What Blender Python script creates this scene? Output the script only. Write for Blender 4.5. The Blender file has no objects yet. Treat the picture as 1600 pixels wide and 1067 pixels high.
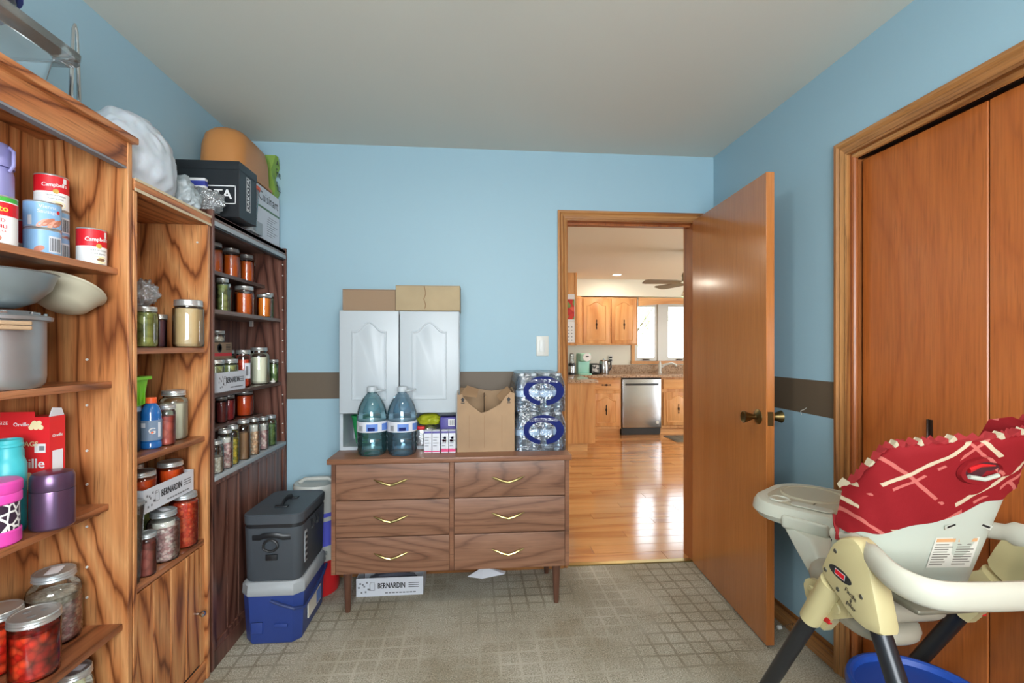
import bpy, bmesh, math, random
from mathutils import Vector, Matrix, noise

random.seed(7)
SC = bpy.context.scene
COL = SC.collection
PI = math.pi

# ------------------------------------------------------------------ camera, world, light, exposure
cam_d = bpy.data.cameras.new('camera'); cam_d.sensor_width = 36.0
cam_d.lens = 743 / 1600 * 36.0; cam_d.shift_y = 9.5 / 1600; cam_d.clip_start = 0.02
cam = bpy.data.objects.new('camera', cam_d); COL.objects.link(cam)
cam.location = (0, 0, 1.291); cam.rotation_euler = (PI / 2, 0, -math.atan(64 / 743))
SC.camera = cam
SC.view_settings.view_transform = 'Standard'; SC.view_settings.look = 'None'
SC.view_settings.gamma = 1.0; SC.view_settings.use_curve_mapping = False
SC.view_settings.exposure = -0.15
SC.cycles.use_denoising = True
SC.cycles.transparent_max_bounces = 24
SC.cycles.max_bounces = 10
SC.cycles.sample_clamp_indirect = 6.0

W = bpy.data.worlds.new('overcast_sky'); SC.world = W; W.use_nodes = True
W.node_tree.nodes['Background'].inputs[0].default_value = (0.86, 0.93, 1.0, 1)
W.node_tree.nodes['Background'].inputs[1].default_value = 8.0

def area(name, loc, rot, sx, sy, power, col=(1, 1, 1)):
    d = bpy.data.lights.new(name, 'AREA'); d.shape = 'RECTANGLE'; d.size = sx; d.size_y = sy
    d.energy = power; d.color = col
    o = bpy.data.objects.new(name, d); COL.objects.link(o); o.location = loc; o.rotation_euler = rot
    return o
# daylight entering through the window in the wall behind the camera, and through the kitchen window; last lamp is an unseen fill added at the patio opening
area('room_window_daylight', (0.1, -1.14, 1.5), (PI / 2, 0, 0), 1.5, 1.15, 100, (0.93, 0.97, 1.0))
kp = area('kitchen_window_daylight', (3.1, 7.56, 1.54), (-PI / 2, 0, 0), 1.0, .95, 10); kp.data.cycles.is_portal = True
area('kitchen_added_fill', (5.35, 4.6, 1.15), (0, PI / 2, 0), 1.9, 1.9, 40, (1.0, 0.98, 0.94))

# ------------------------------------------------------------------ helpers
def lin(c):
    return tuple(((v / 255) / 12.92 if v / 255 <= 0.04045 else ((v / 255 + 0.055) / 1.055) ** 2.4) for v in c) + (1.0,)

class MB:
    def __init__(s): s.v = []; s.f = []
    def add(s, vs, fs):
        b = len(s.v); s.v += [tuple(p) for p in vs]; s.f += [tuple(b + i for i in f) for f in fs]; return s
    def box(s, x0, x1, y0, y1, z0, z1):
        vs = [(x, y, z) for z in (z0, z1) for y in (y0, y1) for x in (x0, x1)]
        return s.add(vs, [(0, 2, 3, 1), (4, 5, 7, 6), (0, 1, 5, 4), (2, 6, 7, 3), (0, 4, 6, 2), (1, 3, 7, 5)])
    def loft(s, rings, cap0=True, cap1=True, closed=True):
        n = len(rings[0]); vs = [p for r in rings for p in r]; fs = []
        for i in range(len(rings) - 1):
            for j in range(n if closed else n - 1):
                k = (j + 1) % n
                fs.append((i * n + j, i * n + k, (i + 1) * n + k, (i + 1) * n + j))
        if cap0: fs.append(tuple(range(n - 1, -1, -1)))
        if cap1: fs.append(tuple((len(rings) - 1) * n + j for j in range(n)))
        return s.add(vs, fs)
    def rbox(s, x0, x1, y0, y1, z0, z1, r=0.01, b=None, n=4):
        b = min(r, 0.5 * (z1 - z0)) if b is None else b
        rings = []
        for k in range(4):
            a = k / 3 * PI / 2; i = b * (1 - math.sin(a)); rings.append(rrect(x0 + i, x1 - i, y0 + i, y1 - i, max(r - i, 0.0005), z0 + b * (1 - math.cos(a)), n))
        for k in range(4):
            a = (3 - k) / 3 * PI / 2; i = b * (1 - math.sin(a)); rings.append(rrect(x0 + i, x1 - i, y0 + i, y1 - i, max(r - i, 0.0005), z1 - b * (1 - math.cos(a)), n))
        return s.loft(rings)
    def lathe(s, prof, c=(0, 0, 0), seg=24, axis='Z', sx=1.0):
        rings = []
        for r, z in prof:
            ring = []
            for j in range(seg):
                a = 2 * PI * j / seg; u, v = r * math.cos(a) * sx, r * math.sin(a)
                if axis == 'Z': p = (c[0] + u, c[1] + v, c[2] + z)
                elif axis == 'Y': p = (c[0] + v, c[1] + z, c[2] + u)
                else: p = (c[0] + z, c[1] + u, c[2] + v)
                ring.append(p)
            rings.append(ring)
        return s.loft(rings, prof[0][0] > 1e-6, prof[-1][0] > 1e-6)
    def tube(s, pts, rad, seg=10, caps=True, flat=1.0):
        pts = [Vector(p) for p in pts]; n = len(pts)
        rads = rad if isinstance(rad, (list, tuple)) else [rad] * n
        rings = []; prev = None
        for i, p in enumerate(pts):
            t = (pts[min(i + 1, n - 1)] - pts[max(i - 1, 0)]).normalized()
            if prev is None:
                ref = Vector((0, 0, 1)) if abs(t.z) < 0.9 else Vector((1, 0, 0))
                u = (ref - t * ref.dot(t)).normalized()
            else:
                u = (prev - t * prev.dot(t)).normalized()
            prev = u; w = t.cross(u)
            rings.append([tuple(p + u * (rads[i] * math.cos(2 * PI * j / seg)) + w * (rads[i] * flat * math.sin(2 * PI * j / seg))) for j in range(seg)])
        return s.loft(rings, caps, caps)
    def prism(s, poly, axis, a, b):
        def m(p, t):
            return {'X': (t, p[0], p[1]), 'Y': (p[0], t, p[1]), 'Z': (p[0], p[1], t)}[axis]
        return s.loft([[m(p, a) for p in poly], [m(p, b) for p in poly]])
    def build(s, name, mat, parent=None, loc=None, sharp=35, smooth=True):
        me = bpy.data.meshes.new(name); me.from_pydata(s.v, [], s.f); me.validate(); me.update()
        bm = bmesh.new(); bm.from_mesh(me); bmesh.ops.recalc_face_normals(bm, faces=bm.faces); bm.to_mesh(me); bm.free()
        if smooth:
            for p in me.polygons: p.use_smooth = True
            me.set_sharp_from_angle(angle=math.radians(sharp))
        return link(name, me, mat, parent, loc)

def link(name, me, mat, parent=None, loc=None):
    if mat is not None and not me.materials: me.materials.append(M[mat] if isinstance(mat, str) else mat)
    o = bpy.data.objects.new(name, me); COL.objects.link(o)
    if parent is not None: o.parent = parent
    if loc is not None: o.location = loc
    return o

def rrect(x0, x1, y0, y1, r, z, n=4):
    out = []
    for cx, cy, a0 in ((x1 - r, y0 + r, -PI / 2), (x1 - r, y1 - r, 0), (x0 + r, y1 - r, PI / 2), (x0 + r, y0 + r, PI)):
        for k in range(n + 1):
            a = a0 + PI / 2 * k / n; out.append((cx + r * math.cos(a), cy + r * math.sin(a), z))
    return out

def tag(o, label, cat, group=None, kind=None):
    o['label'] = label; o['category'] = cat
    if group: o['group'] = group
    if kind: o['kind'] = kind
    return o
def thing(name, label, cat, loc=(0, 0, 0), rz=0.0, group=None, kind=None):
    o = bpy.data.objects.new(name, None); COL.objects.link(o); o.empty_display_size = 0.05
    o.location = loc; o.rotation_euler = (0, 0, rz)
    return tag(o, label, cat, group, kind)
def copy_tree(o, parent=None):
    c = o.copy(); COL.objects.link(c)
    if parent is not None: c.parent = parent
    for ch in list(o.children): copy_tree(ch, c)
    return c
def bx(name, mat, parent, x0, x1, y0, y1, z0, z1, r=0.0):
    m = MB()
    if r: m.rbox(x0, x1, y0, y1, z0, z1, r, r, 2)
    else: m.box(x0, x1, y0, y1, z0, z1)
    return m.build(name, mat, parent)
def struct(name, mb, mat, label, cat='wall'):
    return tag(mb.build(name, mat), label, cat, kind='structure')

_tc = {}
def text_verts(s, size):
    k = (s, size)
    if k not in _tc:
        cu = bpy.data.curves.new('t', 'FONT'); cu.body = s; cu.size = size; cu.align_x = 'CENTER'; cu.align_y = 'CENTER'; cu.resolution_u = 2
        o = bpy.data.objects.new('t', cu); COL.objects.link(o)
        dg = bpy.context.evaluated_depsgraph_get(); me = bpy.data.meshes.new_from_object(o.evaluated_get(dg))
        _tc[k] = ([tuple(v.co) for v in me.vertices], [tuple(p.vertices) for p in me.polygons])
        bpy.data.objects.remove(o); bpy.data.meshes.remove(me); bpy.data.curves.remove(cu)
    return _tc[k]
def text_flat(s, size, org, right, up, mat, parent, name='lettering', xs=1.0, bold=0):
    vs, fs = text_verts(s, size); org, right, up = Vector(org), Vector(right).normalized(), Vector(up).normalized()
    m = MB(); n = right.cross(up)
    for k in range(-bold, bold + 1):
        m.add([tuple(org + right * (v[0] * xs + k * size * 0.025) + up * v[1] + n * (k * 0.00005)) for v in vs], fs)
    return flat_build(m, name, mat, parent)
def flat_build(m, name, mat, parent):
    me = bpy.data.meshes.new(name); me.from_pydata(m.v, [], m.f); me.update()
    return link(name, me, mat, parent)
def text_wrap(s, size, c, r, ang, z, mat, parent, name='lettering', xs=1.0, slope=0.0, bold=0):
    vs, fs = text_verts(s, size); m = MB()
    for k in range(-bold, bold + 1):
        m.add([(c[0] + r * math.cos(ang + (v[0] * xs + k * size * .025) / r), c[1] + r * math.sin(ang + (v[0] * xs + k * size * .025) / r), c[2] + z + v[1] + slope * v[0]) for v in vs], fs)
    return flat_build(m, name, mat, parent)
def wrap_patch(c, r, a0, a1, z0, z1, mat, parent, name, n=10):
    m = MB(); vs = []; 
    for i in range(n + 1):
        a = a0 + (a1 - a0) * i / n
        for z in (z0, z1): vs.append((c[0] + r * math.cos(a), c[1] + r * math.sin(a), c[2] + z))
    m.add(vs, [(2 * i, 2 * i + 2, 2 * i + 3, 2 * i + 1) for i in range(n)])
    return flat_build(m, name, mat, parent)
def wrap_blob(c, r, ang, z, wa, hz, tilt, mat, parent, name, n=14):
    pts = [(c[0] + r * math.cos(ang), c[1] + r * math.sin(ang), c[2] + z)]
    for i in range(n):
        t = 2 * PI * i / n; u, v = wa * math.cos(t), hz * math.sin(t)
        uu = u * math.cos(tilt) - v * math.sin(tilt); vv = u * math.sin(tilt) + v * math.cos(tilt)
        a = ang + uu / r; pts.append((c[0] + r * math.cos(a), c[1] + r * math.sin(a), c[2] + z + vv))
    m = MB().add(pts, [(0, i + 1, (i + 1) % n + 1) for i in range(n)])
    return flat_build(m, name, mat, parent)
def quad(name, mat, parent, pts):
    return flat_build(MB().add(pts, [tuple(range(len(pts)))]), name, mat, parent)

# ------------------------------------------------------------------ materials
M = {}
class NT:
    def __init__(s, name):
        s.m = bpy.data.materials.new(name); s.m.use_nodes = True; s.t = s.m.node_tree
        s.b = s.t.nodes['Principled BSDF']; s.out = s.t.nodes['Material Output']; M[name] = s.m
    def n(s, typ, **kw):
        o = s.t.nodes.new(typ)
        for k, v in kw.items():
            if k in o.inputs.keys() if isinstance(k, str) else False: o.inputs[k].default_value = v
            else: setattr(o, k, v)
        return o
    def l(s, a, b): s.t.links.new(a, b)
    def coord(s, scale=(1, 1, 1), rot=(0, 0, 0), loc=(0, 0, 0), src='Object'):
        c = s.n('ShaderNodeTexCoord'); mp = s.n('ShaderNodeMapping'); mp.inputs['Scale'].default_value = scale
        mp.inputs['Rotation'].default_value = rot; mp.inputs['Location'].default_value = loc
        s.l(c.outputs[src], mp.inputs[0]); return mp.outputs[0]
    def noise(s, vec, scale, detail=2, rough=.5, dist=0, rnd=False):
        o = s.n('ShaderNodeTexNoise'); o.inputs['Scale'].default_value = scale; o.inputs['Detail'].default_value = detail
        o.inputs['Roughness'].default_value = rough; o.inputs['Distortion'].default_value = dist
        if rnd:
            o.noise_dimensions = '4D'; oi = s.n('ShaderNodeObjectInfo'); s.l(s.math('MULTIPLY', oi.outputs['Random'], 37.0), o.inputs['W'])
        s.l(vec, o.inputs['Vector']); return o.outputs[0]
    def math(s, op, a, b=None, c=None):
        o = s.n('ShaderNodeMath'); o.operation = op
        for i, x in enumerate((a, b, c)):
            if x is None: continue
            if isinstance(x, (int, float)): o.inputs[i].default_value = x
            else: s.l(x, o.inputs[i])
        return o.outputs[0]
    def ramp(s, fac, stops, interp='LINEAR'):
        o = s.n('ShaderNodeValToRGB'); e = o.color_ramp.elements; o.color_ramp.interpolation = interp
        while len(e) < len(stops): e.new(0.5)
        for el, (p, c) in zip(e, stops): el.position = p; el.color = lin(c) if len(c) == 3 else c
        s.l(fac, o.inputs[0]); return o.outputs[0]
    def mix(s, fac, a, b, mode='MIX'):
        o = s.n('ShaderNodeMix'); o.data_type = 'RGBA'; o.blend_type = mode
        for sock, x in ((o.inputs[0], fac), (o.inputs[6], a), (o.inputs[7], b)):
            if isinstance(x, (int, float)): sock.default_value = x
            elif isinstance(x, tuple): sock.default_value = lin(x) if len(x) == 3 else x
            else: s.l(x, sock)
        return o.outputs[2]
    def bump(s, h, strength=.2, dist=.01):
        o = s.n('ShaderNodeBump'); o.inputs['Strength'].default_value = strength; o.inputs['Distance'].default_value = dist
        s.l(h, o.inputs['Height']); s.l(o.outputs[0], s.b.inputs['Normal']); return o
    def base(s, c):
        if isinstance(c, tuple): s.b.inputs['Base Color'].default_value = lin(c)
        else: s.l(c, s.b.inputs['Base Color'])
    def set(s, **kw):
        for k, v in kw.items(): s.b.inputs[k.replace('_', ' ')].default_value = v
        return s

def plain(name, c, rough=.5, metal=0.0, bump=None, var=0.0, coat=0.0, spec=.5):
    t = NT(name); t.set(Roughness=rough, Metallic=metal, Coat_Weight=coat, Specular_IOR_Level=spec)
    if var:
        nz = t.noise(t.coord(), 6, 3); d = tuple(max(0, int(v * (1 - var))) for v in c); t.base(t.ramp(nz, [(.3, d), (.7, c)]))
    else: t.base(c)
    if bump: t.bump(t.noise(t.coord(), bump[0], 3), bump[1], .004)
    return t

def wood(name, dark, mid, light, axis='Z', scale=3.0, stretch=.1, rings=9, rough=.38, fine=.35, coat=.0, rnd=True, contrast=1.0, tone=0.0, pores=.4):
    t = NT(name); i = 'XYZ'.index(axis)
    sc = [1, 1, 1]; sc[i] = stretch; fs = [1, 1, 1]; fs[i] = .03; ps = [1, 1, 1]; ps[i] = .045
    n1 = t.noise(t.coord(tuple(sc)), scale, 3, .35, .25, rnd)
    n1 = t.math('ADD', n1, t.math('MULTIPLY', t.noise(t.coord(tuple(fs)), 30, 2, .5, 0, rnd), .02))
    fr = t.math('FRACT', t.math('MULTIPLY', n1, rings))
    c1 = t.ramp(fr, [(0, dark), (.12, mid), (.5, light), (.86, mid), (1, dark)])
    n2 = t.noise(t.coord(tuple(fs)), 150, 3, .6, 0, rnd)
    c2 = t.ramp(n2, [(.35, (150, 140, 130)), (.62, (255, 255, 255))])
    c = t.mix(contrast, mid, c1); c = t.mix(fine, c, c2, 'MULTIPLY')
    n4 = t.noise(t.coord(tuple(ps)), 210, 1, .5, 0, rnd); c4 = t.ramp(n4, [(.30, (90, 70, 56)), (.40, (255, 255, 255))]); c = t.mix(pores, c, c4, 'MULTIPLY')
    n3 = t.noise(t.coord(tuple(sc)), scale * .6, 2, .5, 0, rnd); c3 = t.ramp(n3, [(.3, (200, 190, 184)), (.65, (255, 255, 255))]); c = t.mix(.5, c, c3, 'MULTIPLY')
    if tone:
        oi = t.n('ShaderNodeObjectInfo'); v = t.math('MULTIPLY_ADD', oi.outputs['Random'], tone, 1 - tone * .6)
        hsv = t.n('ShaderNodeHueSaturation'); t.l(v, hsv.inputs['Value']); t.l(c, hsv.inputs['Color']); c = hsv.outputs[0]
    t.base(c); t.set(Roughness=rough, Coat_Weight=coat, Coat_Roughness=.15); t.bump(n2, .08, .002)
    return t

def clear(name, tint=(255, 255, 255), gloss=(255, 255, 255), rough=.02, extra=.03, bump=None, ior=1.45, diff=0.0, dcol=(255, 255, 255)):
    t = NT(name); t.t.nodes.remove(t.b)
    tr = t.n('ShaderNodeBsdfTransparent'); tr.inputs[0].default_value = lin(tint)
    gl = t.n('ShaderNodeBsdfGlossy'); gl.inputs['Color'].default_value = lin(gloss); gl.inputs['Roughness'].default_value = rough
    fr = t.n('ShaderNodeFresnel'); fr.inputs[0].default_value = ior
    mx = t.n('ShaderNodeMixShader'); t.l(t.math('ADD', fr.outputs[0], extra), mx.inputs[0])
    src = tr.outputs[0]
    if diff:
        df = t.n('ShaderNodeBsdfDiffuse'); df.inputs[0].default_value = lin(dcol); tl = t.n('ShaderNodeBsdfTranslucent'); tl.inputs[0].default_value = lin(dcol)
        m3 = t.n('ShaderNodeMixShader'); m3.inputs[0].default_value = .4; t.l(df.outputs[0], m3.inputs[1]); t.l(tl.outputs[0], m3.inputs[2])
        m2 = t.n('ShaderNodeMixShader'); m2.inputs[0].default_value = diff; t.l(tr.outputs[0], m2.inputs[1]); t.l(m3.outputs[0], m2.inputs[2]); src = m2.outputs[0]
    t.l(src, mx.inputs[1]); t.l(gl.outputs[0], mx.inputs[2]); t.l(mx.outputs[0], t.out.inputs[0])
    if bump:
        bp = t.n('ShaderNodeBump'); bp.inputs['Strength'].default_value = bump[1]; bp.inputs['Distance'].default_value = .01
        t.l(t.noise(t.coord(), bump[0], 3, .6, 1.0), bp.inputs['Height']); t.l(bp.outputs[0], gl.inputs['Normal']); t.l(bp.outputs[0], fr.inputs['Normal'])
    return t

def bits(name, cols, scale=60, edge=.5, rough=.45, stretch=(1, 1, 1)):
    t = NT(name); v = t.n('ShaderNodeTexVoronoi'); v.inputs['Scale'].default_value = scale; t.l(t.coord(stretch), v.inputs['Vector'])
    sp = t.n('ShaderNodeSeparateColor'); t.l(v.outputs['Color'], sp.inputs[0])
    c = t.ramp(sp.outputs[0], [(i / len(cols), c) for i, c in enumerate(cols)], 'CONSTANT')
    e = t.ramp(v.outputs['Distance'], [(.2, (255, 255, 255)), (.95, tuple(int(255 * (1 - edge * .6)) for _ in range(3)))])
    t.base(t.mix(1.0, c, e, 'MULTIPLY')); t.set(Roughness=rough); t.bump(t.math('MULTIPLY', v.outputs['Distance'], -1.0), .3, .004)
    return t

def emit(name, c, s):
    t = NT(name); t.set(Emission_Strength=s); t.b.inputs['Emission Color'].default_value = lin(c); t.base(c); return t

# painted wall with the brown stripe painted round the room between 1.00 m and 1.15 m
t = NT('wall_paint'); sp = t.n('ShaderNodeSeparateXYZ'); t.l(t.coord(), sp.inputs[0])
band = t.math('MULTIPLY', t.math('GREATER_THAN', sp.outputs[2], 1.003), t.math('LESS_THAN', sp.outputs[2], 1.152))
t.base(t.mix(band, (150, 182, 196), (98, 84, 68))); t.set(Roughness=.55)
t.bump(t.noise(t.coord(), 220, 3), .05, .002)
t = plain('ceiling_paint', (205, 206, 196), .7, bump=(150, .08))
plain('kitchen_paint', (224, 222, 206), .7); plain('kitchen_ceiling_paint', (226, 218, 198), .8)
# looped carpet with a woven grid of cells
t = NT('carpet'); co = t.coord(); wob = t.noise(co, 9, 2); sp = t.n('ShaderNodeSeparateXYZ'); t.l(co, sp.inputs[0])
def gridline(axis, per, w, off=0.0):
    f = t.math('FRACT', t.math('ADD', t.math('MULTIPLY', t.math('ADD', sp.outputs[axis], t.math('MULTIPLY', wob, .012)), 1 / per), off))
    return t.math('LESS_THAN', t.math('ABSOLUTE', t.math('SUBTRACT', f, .5)), w)
lx = gridline(0, .083, .07); ly = gridline(1, .076, .08); ln = t.math('MAXIMUM', lx, ly)
grid_fade = t.ramp(t.noise(co, 1.7, 2), [(.28, (70, 70, 70)), (.46, (255, 255, 255))])  # random patches where the grid lines show more strongly
pile = t.noise(co, 170, 3, .75)
c = t.ramp(pile, [(.3, (118, 112, 97)), (.5, (174, 168, 151)), (.7, (218, 212, 196))])
lcol = t.ramp(t.noise(co, 1.1, 1), [(.40, (206, 202, 186)), (.56, (114, 106, 88))])
c = t.mix(t.math('MULTIPLY', ln, t.math('MULTIPLY', grid_fade, .5)), c, lcol)
soil = t.ramp(t.noise(co, 3.0, 4, .6), [(.35, (205, 196, 180)), (.6, (255, 255, 255))]); c = t.mix(.6, c, soil, 'MULTIPLY')
t.base(c); t.set(Roughness=.95, Specular_IOR_Level=.1); t.bump(t.math('SUBTRACT', pile, t.math('MULTIPLY', ln, .6)), .6, .006)

wood('shelf_wood', (118, 62, 30), (196, 126, 74), (220, 160, 104), 'Z', 2.0, .17, 34, .4, .35)
wood('shelf_wood_y', (112, 58, 30), (186, 114, 66), (206, 140, 88), 'Y', 2.0, .17, 30, .4, .35)
wood('shelf_board', (104, 58, 34), (158, 98, 62), (182, 120, 80), 'Y', 2.4, .1, 20, .32, .35)
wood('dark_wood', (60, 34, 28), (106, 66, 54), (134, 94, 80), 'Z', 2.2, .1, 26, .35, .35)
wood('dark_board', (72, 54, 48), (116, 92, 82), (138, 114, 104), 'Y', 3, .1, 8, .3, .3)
wood('dresser_wood', (104, 70, 52), (138, 98, 75), (152, 112, 88), 'X', 1.9, .22, 30, .38, .25, pores=.3, contrast=.8)
wood('dresser_frame', (106, 70, 52), (140, 96, 72), (150, 106, 80), 'X', 3, .1, 6, .35, .3, pores=.25)
wood('dresser_leg', (70, 42, 32), (94, 60, 46), (106, 72, 56), 'Z', 3, .1, 4, .35, .3)
wood('door_wood', (176, 104, 48), (196, 122, 62), (206, 134, 74), 'Z', 1.6, .12, 6, .24, .22, .35, contrast=.4, pores=.12)
wood('closet_wood', (158, 82, 34), (184, 101, 44), (195, 115, 56), 'Z', 1.4, .3, 18, .34, .3, .1, contrast=.3, pores=.2)
wood('oak_trim', (128, 78, 38), (178, 120, 66), (200, 146, 90), 'Z', 5, .05, 9, .36, .4)
wood('oak_trim_x', (128, 78, 38), (178, 120, 66), (200, 146, 90), 'X', 5, .05, 9, .36, .4)
wood('oak_trim_y', (128, 78, 38), (178, 120, 66), (200, 146, 90), 'Y', 5, .05, 9, .36, .4)
wood('jamb_wood', (140, 72, 34), (166, 96, 48), (180, 108, 58), 'Z', 4, .08, 4, .35, .3)
wood('kitchen_wood', (200, 136, 78), (216, 156, 96), (226, 172, 114), 'Z', 3, .12, 6, .35, .25, pores=.1)
wood('kitchen_wood_x', (200, 136, 78), (216, 156, 96), (226, 172, 114), 'X', 3, .12, 6, .35, .25, pores=.1)
wood('floor_plank', (182, 118, 66), (204, 142, 84), (216, 160, 102), 'X', 3, .1, 6, .13, .22, .5, tone=.16, pores=.1)
plain('plank_gap', (120, 74, 40), .5)
plain('brass', (176, 160, 108), .28, 1.0); plain('antique_brass', (112, 96, 62), .35, 1.0); plain('dark_bronze', (66, 52, 44), .4, .8)
plain('chrome', (200, 204, 206), .12, 1.0); plain('lid_silver', (200, 202, 200), .32, .75, bump=(90, .05)); plain('lid_zinc', (176, 182, 184), .4, .65)
plain('aluminium', (186, 190, 194), .42, .85, bump=(40, .12), var=.1); plain('steel', (168, 170, 172), .26, 1.0)
plain('white_door', (178, 187, 193), .38); plain('white_plastic', (206, 208, 204), .35); plain('switch_plate', (208, 208, 200), .35)
plain('cardboard', (172, 142, 110), .85, var=.1, bump=(60, .1)); plain('cardboard_light', (170, 152, 120), .85, var=.08); plain('cardboard_dark', (150, 118, 86), .85, var=.1); plain('cardboard_brown', (144, 120, 96), .85)
plain('print_black', (24, 24, 28), .6); plain('print_grey', (120, 122, 128), .6); plain('print_white', (222, 222, 222), .5); plain('print_red', (205, 22, 36), .45); plain('print_yellow', (240, 205, 70), .5)
plain('print_blue', (22, 34, 96), .65, spec=.15); plain('can_blue', (134, 178, 218), .4); plain('can_white', (232, 232, 230), .4); plain('sausage', (190, 120, 96), .5); plain('sausage_light', (222, 160, 140), .5)
plain('chili_green', (66, 164, 58), .4); plain('carton_white', (208, 212, 220), .6); plain('gold', (196, 160, 70), .4); plain('popcorn_red', (214, 34, 42), .45); plain('popcorn_cream', (236, 224, 176), .6)
plain('lilac', (150, 148, 202), .4, .2); plain('teal', (64, 182, 190), .4); plain('pink', (222, 74, 170), .4); plain('purple_metal', (104, 80, 108), .28, .7); plain('grey_hub', (120, 116, 100), .4, .4)
t = NT('pink_pattern'); v = t.n('ShaderNodeTexVoronoi'); v.feature = 'DISTANCE_TO_EDGE'; v.inputs['Scale'].default_value = 55; t.l(t.coord((1, 1, .8)), v.inputs['Vector'])
t.base(t.ramp(v.outputs['Distance'], [(.06, (236, 236, 232)), (.1, (56, 40, 58))], 'CONSTANT')); t.set(Roughness=.35)
plain('green_plastic', (120, 196, 46), .4); plain('green_cup', (36, 150, 84), .4); plain('black_plastic', (34, 36, 38), .45); plain('orange_cap', (236, 96, 44), .4)
plain('blue_liquid', (30, 100, 170), .15, coat=.6); plain('tan_tub', (184, 124, 68), .4); plain('beige_dish', (186, 180, 158), .4, var=.08); plain('grey_dish', (140, 152, 156), .35, .5, bump=(20, .1))
plain('bag_green', (126, 160, 70), .5); plain('lid_orange', (226, 92, 54), .4); plain('blue_lid', (52, 62, 150), .35); plain('vinyl_black', (68, 75, 82), .45, bump=(120, .08)); plain('vinyl_edge', (30, 33, 37), .4)
plain('cooler_blue', (42, 64, 132), .42, bump=(200, .05)); plain('cooler_lid', (156, 162, 166), .45); plain('cooler_handle', (38, 54, 104), .4)
plain('jug_white', (186, 188, 182), .4); plain('jug_blue', (92, 98, 204), .4); plain('jug_red', (206, 34, 40), .4)
plain('seat_shell', (184, 190, 176), .4); plain('tray_beige', (172, 166, 144), .38); plain('tray_white', (190, 192, 178), .35); plain('joint_beige', (192, 180, 134), .42); plain('rail_white', (190, 188, 172), .4)
plain('leg_black', (36, 38, 42), .32, .3); plain('pail_blue', (34, 74, 158), .38); plain('pail_body', (210, 214, 220), .4); plain('foot_grey', (150, 144, 128), .45)
# red cloth printed with crossing broken cream strokes
t = NT('red_cloth'); nz = t.noise(t.coord(), 14, 2)
def strokes(ang, per, w, offs, dash):
    co = t.coord((1, 1, 1), (0, ang, 0)); s2 = t.n('ShaderNodeSeparateXYZ'); t.l(co, s2.inputs[0])
    a = t.math('ADD', s2.outputs[0], t.math('MULTIPLY', nz, .012))
    f = t.math('ABSOLUTE', t.math('SUBTRACT', t.math('FRACT', t.math('ADD', t.math('MULTIPLY', a, 1 / per), offs)), .5))
    k = t.math('GREATER_THAN', t.noise(co, dash, 1), .47)
    return t.math('MULTIPLY', t.math('LESS_THAN', f, w), k)
s1 = strokes(math.radians(52), .13, .035, .1, 9); s2_ = strokes(math.radians(-52), .13, .035, .35, 11); s3 = strokes(math.radians(52), .13, .03, .27, 14); s4 = strokes(math.radians(-52), .13, .028, .19, 13)
cr = t.math('MAXIMUM', s1, s2_); pk = t.math('MAXIMUM', s3, s4)
c = t.mix(pk, (132, 22, 28), (186, 98, 90)); c = t.mix(cr, c, (192, 174, 146)); t.base(c); t.set(Roughness=.8, Specular_IOR_Level=.2); t.bump(t.noise(t.coord(), 300, 2), .15, .002)
plain('red_trim', (146, 28, 32), .8); plain('cloth_dark', (70, 22, 28), .8); plain('red_bright', (196, 24, 30), .5); plain('cream_edge', (190, 176, 148), .8)
clear('jar_glass', (246, 250, 250), extra=.03); clear('glass_ribbed', (226, 232, 230), extra=.1, rough=.08, bump=(60, .4)); clear('window_glass', (250, 252, 252), extra=.0)
clear('jug_water', (238, 247, 250), extra=.0, rough=.03); clear('jug_pet', (228, 241, 248), extra=.05, rough=.04, diff=.10, dcol=(120, 178, 205)); clear('jug_pet_green', (228, 244, 246), extra=.05, rough=.04, diff=.10, dcol=(110, 190, 195)); clear('pet_bottle', (222, 235, 244), extra=.07, rough=.05, diff=.12, dcol=(150, 185, 210))
clear('shrink_film', (236, 242, 246), extra=.05, rough=.09, bump=(26, 1.0), diff=.05); clear('clear_bag', (236, 238, 240), extra=.12, rough=.12, bump=(40, 1.0), diff=.35, dcol=(190, 196, 200)); clear('clear_tub', (232, 236, 236), extra=.08, rough=.1, diff=.22, dcol=(200, 206, 204))
t = plain('bag_white', (184, 192, 200), .45, bump=(22, .3)); t.set(Subsurface_Weight=.15)
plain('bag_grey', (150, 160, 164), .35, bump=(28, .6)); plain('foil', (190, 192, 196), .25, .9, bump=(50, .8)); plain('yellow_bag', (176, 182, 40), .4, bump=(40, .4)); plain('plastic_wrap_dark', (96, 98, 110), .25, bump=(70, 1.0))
bits('beans_pink', [(232, 200, 194), (212, 168, 164), (244, 224, 214), (190, 140, 138)], 110); bits('beans_pink_big', [(240, 208, 204), (224, 178, 176), (248, 232, 226), (206, 156, 156)], 80, stretch=(1, 1, 1.6))
bits('beans_yellow', [(244, 214, 84), (222, 194, 74), (176, 176, 78), (246, 228, 130)], 100); bits('beans_tan', [(236, 196, 160), (214, 168, 130), (244, 218, 186)], 95); bits('herbs', [(116, 142, 76), (142, 164, 98), (92, 118, 64)], 70)
bits('olives', [(176, 182, 96), (200, 204, 118), (150, 156, 78), (120, 124, 60)], 38, .7); bits('pepper_red', [(226, 52, 30), (240, 78, 42), (204, 34, 24)], 58, .9, .3); bits('salsa', [(222, 72, 38), (206, 52, 28), (234, 104, 60)], 110, .3)
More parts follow.
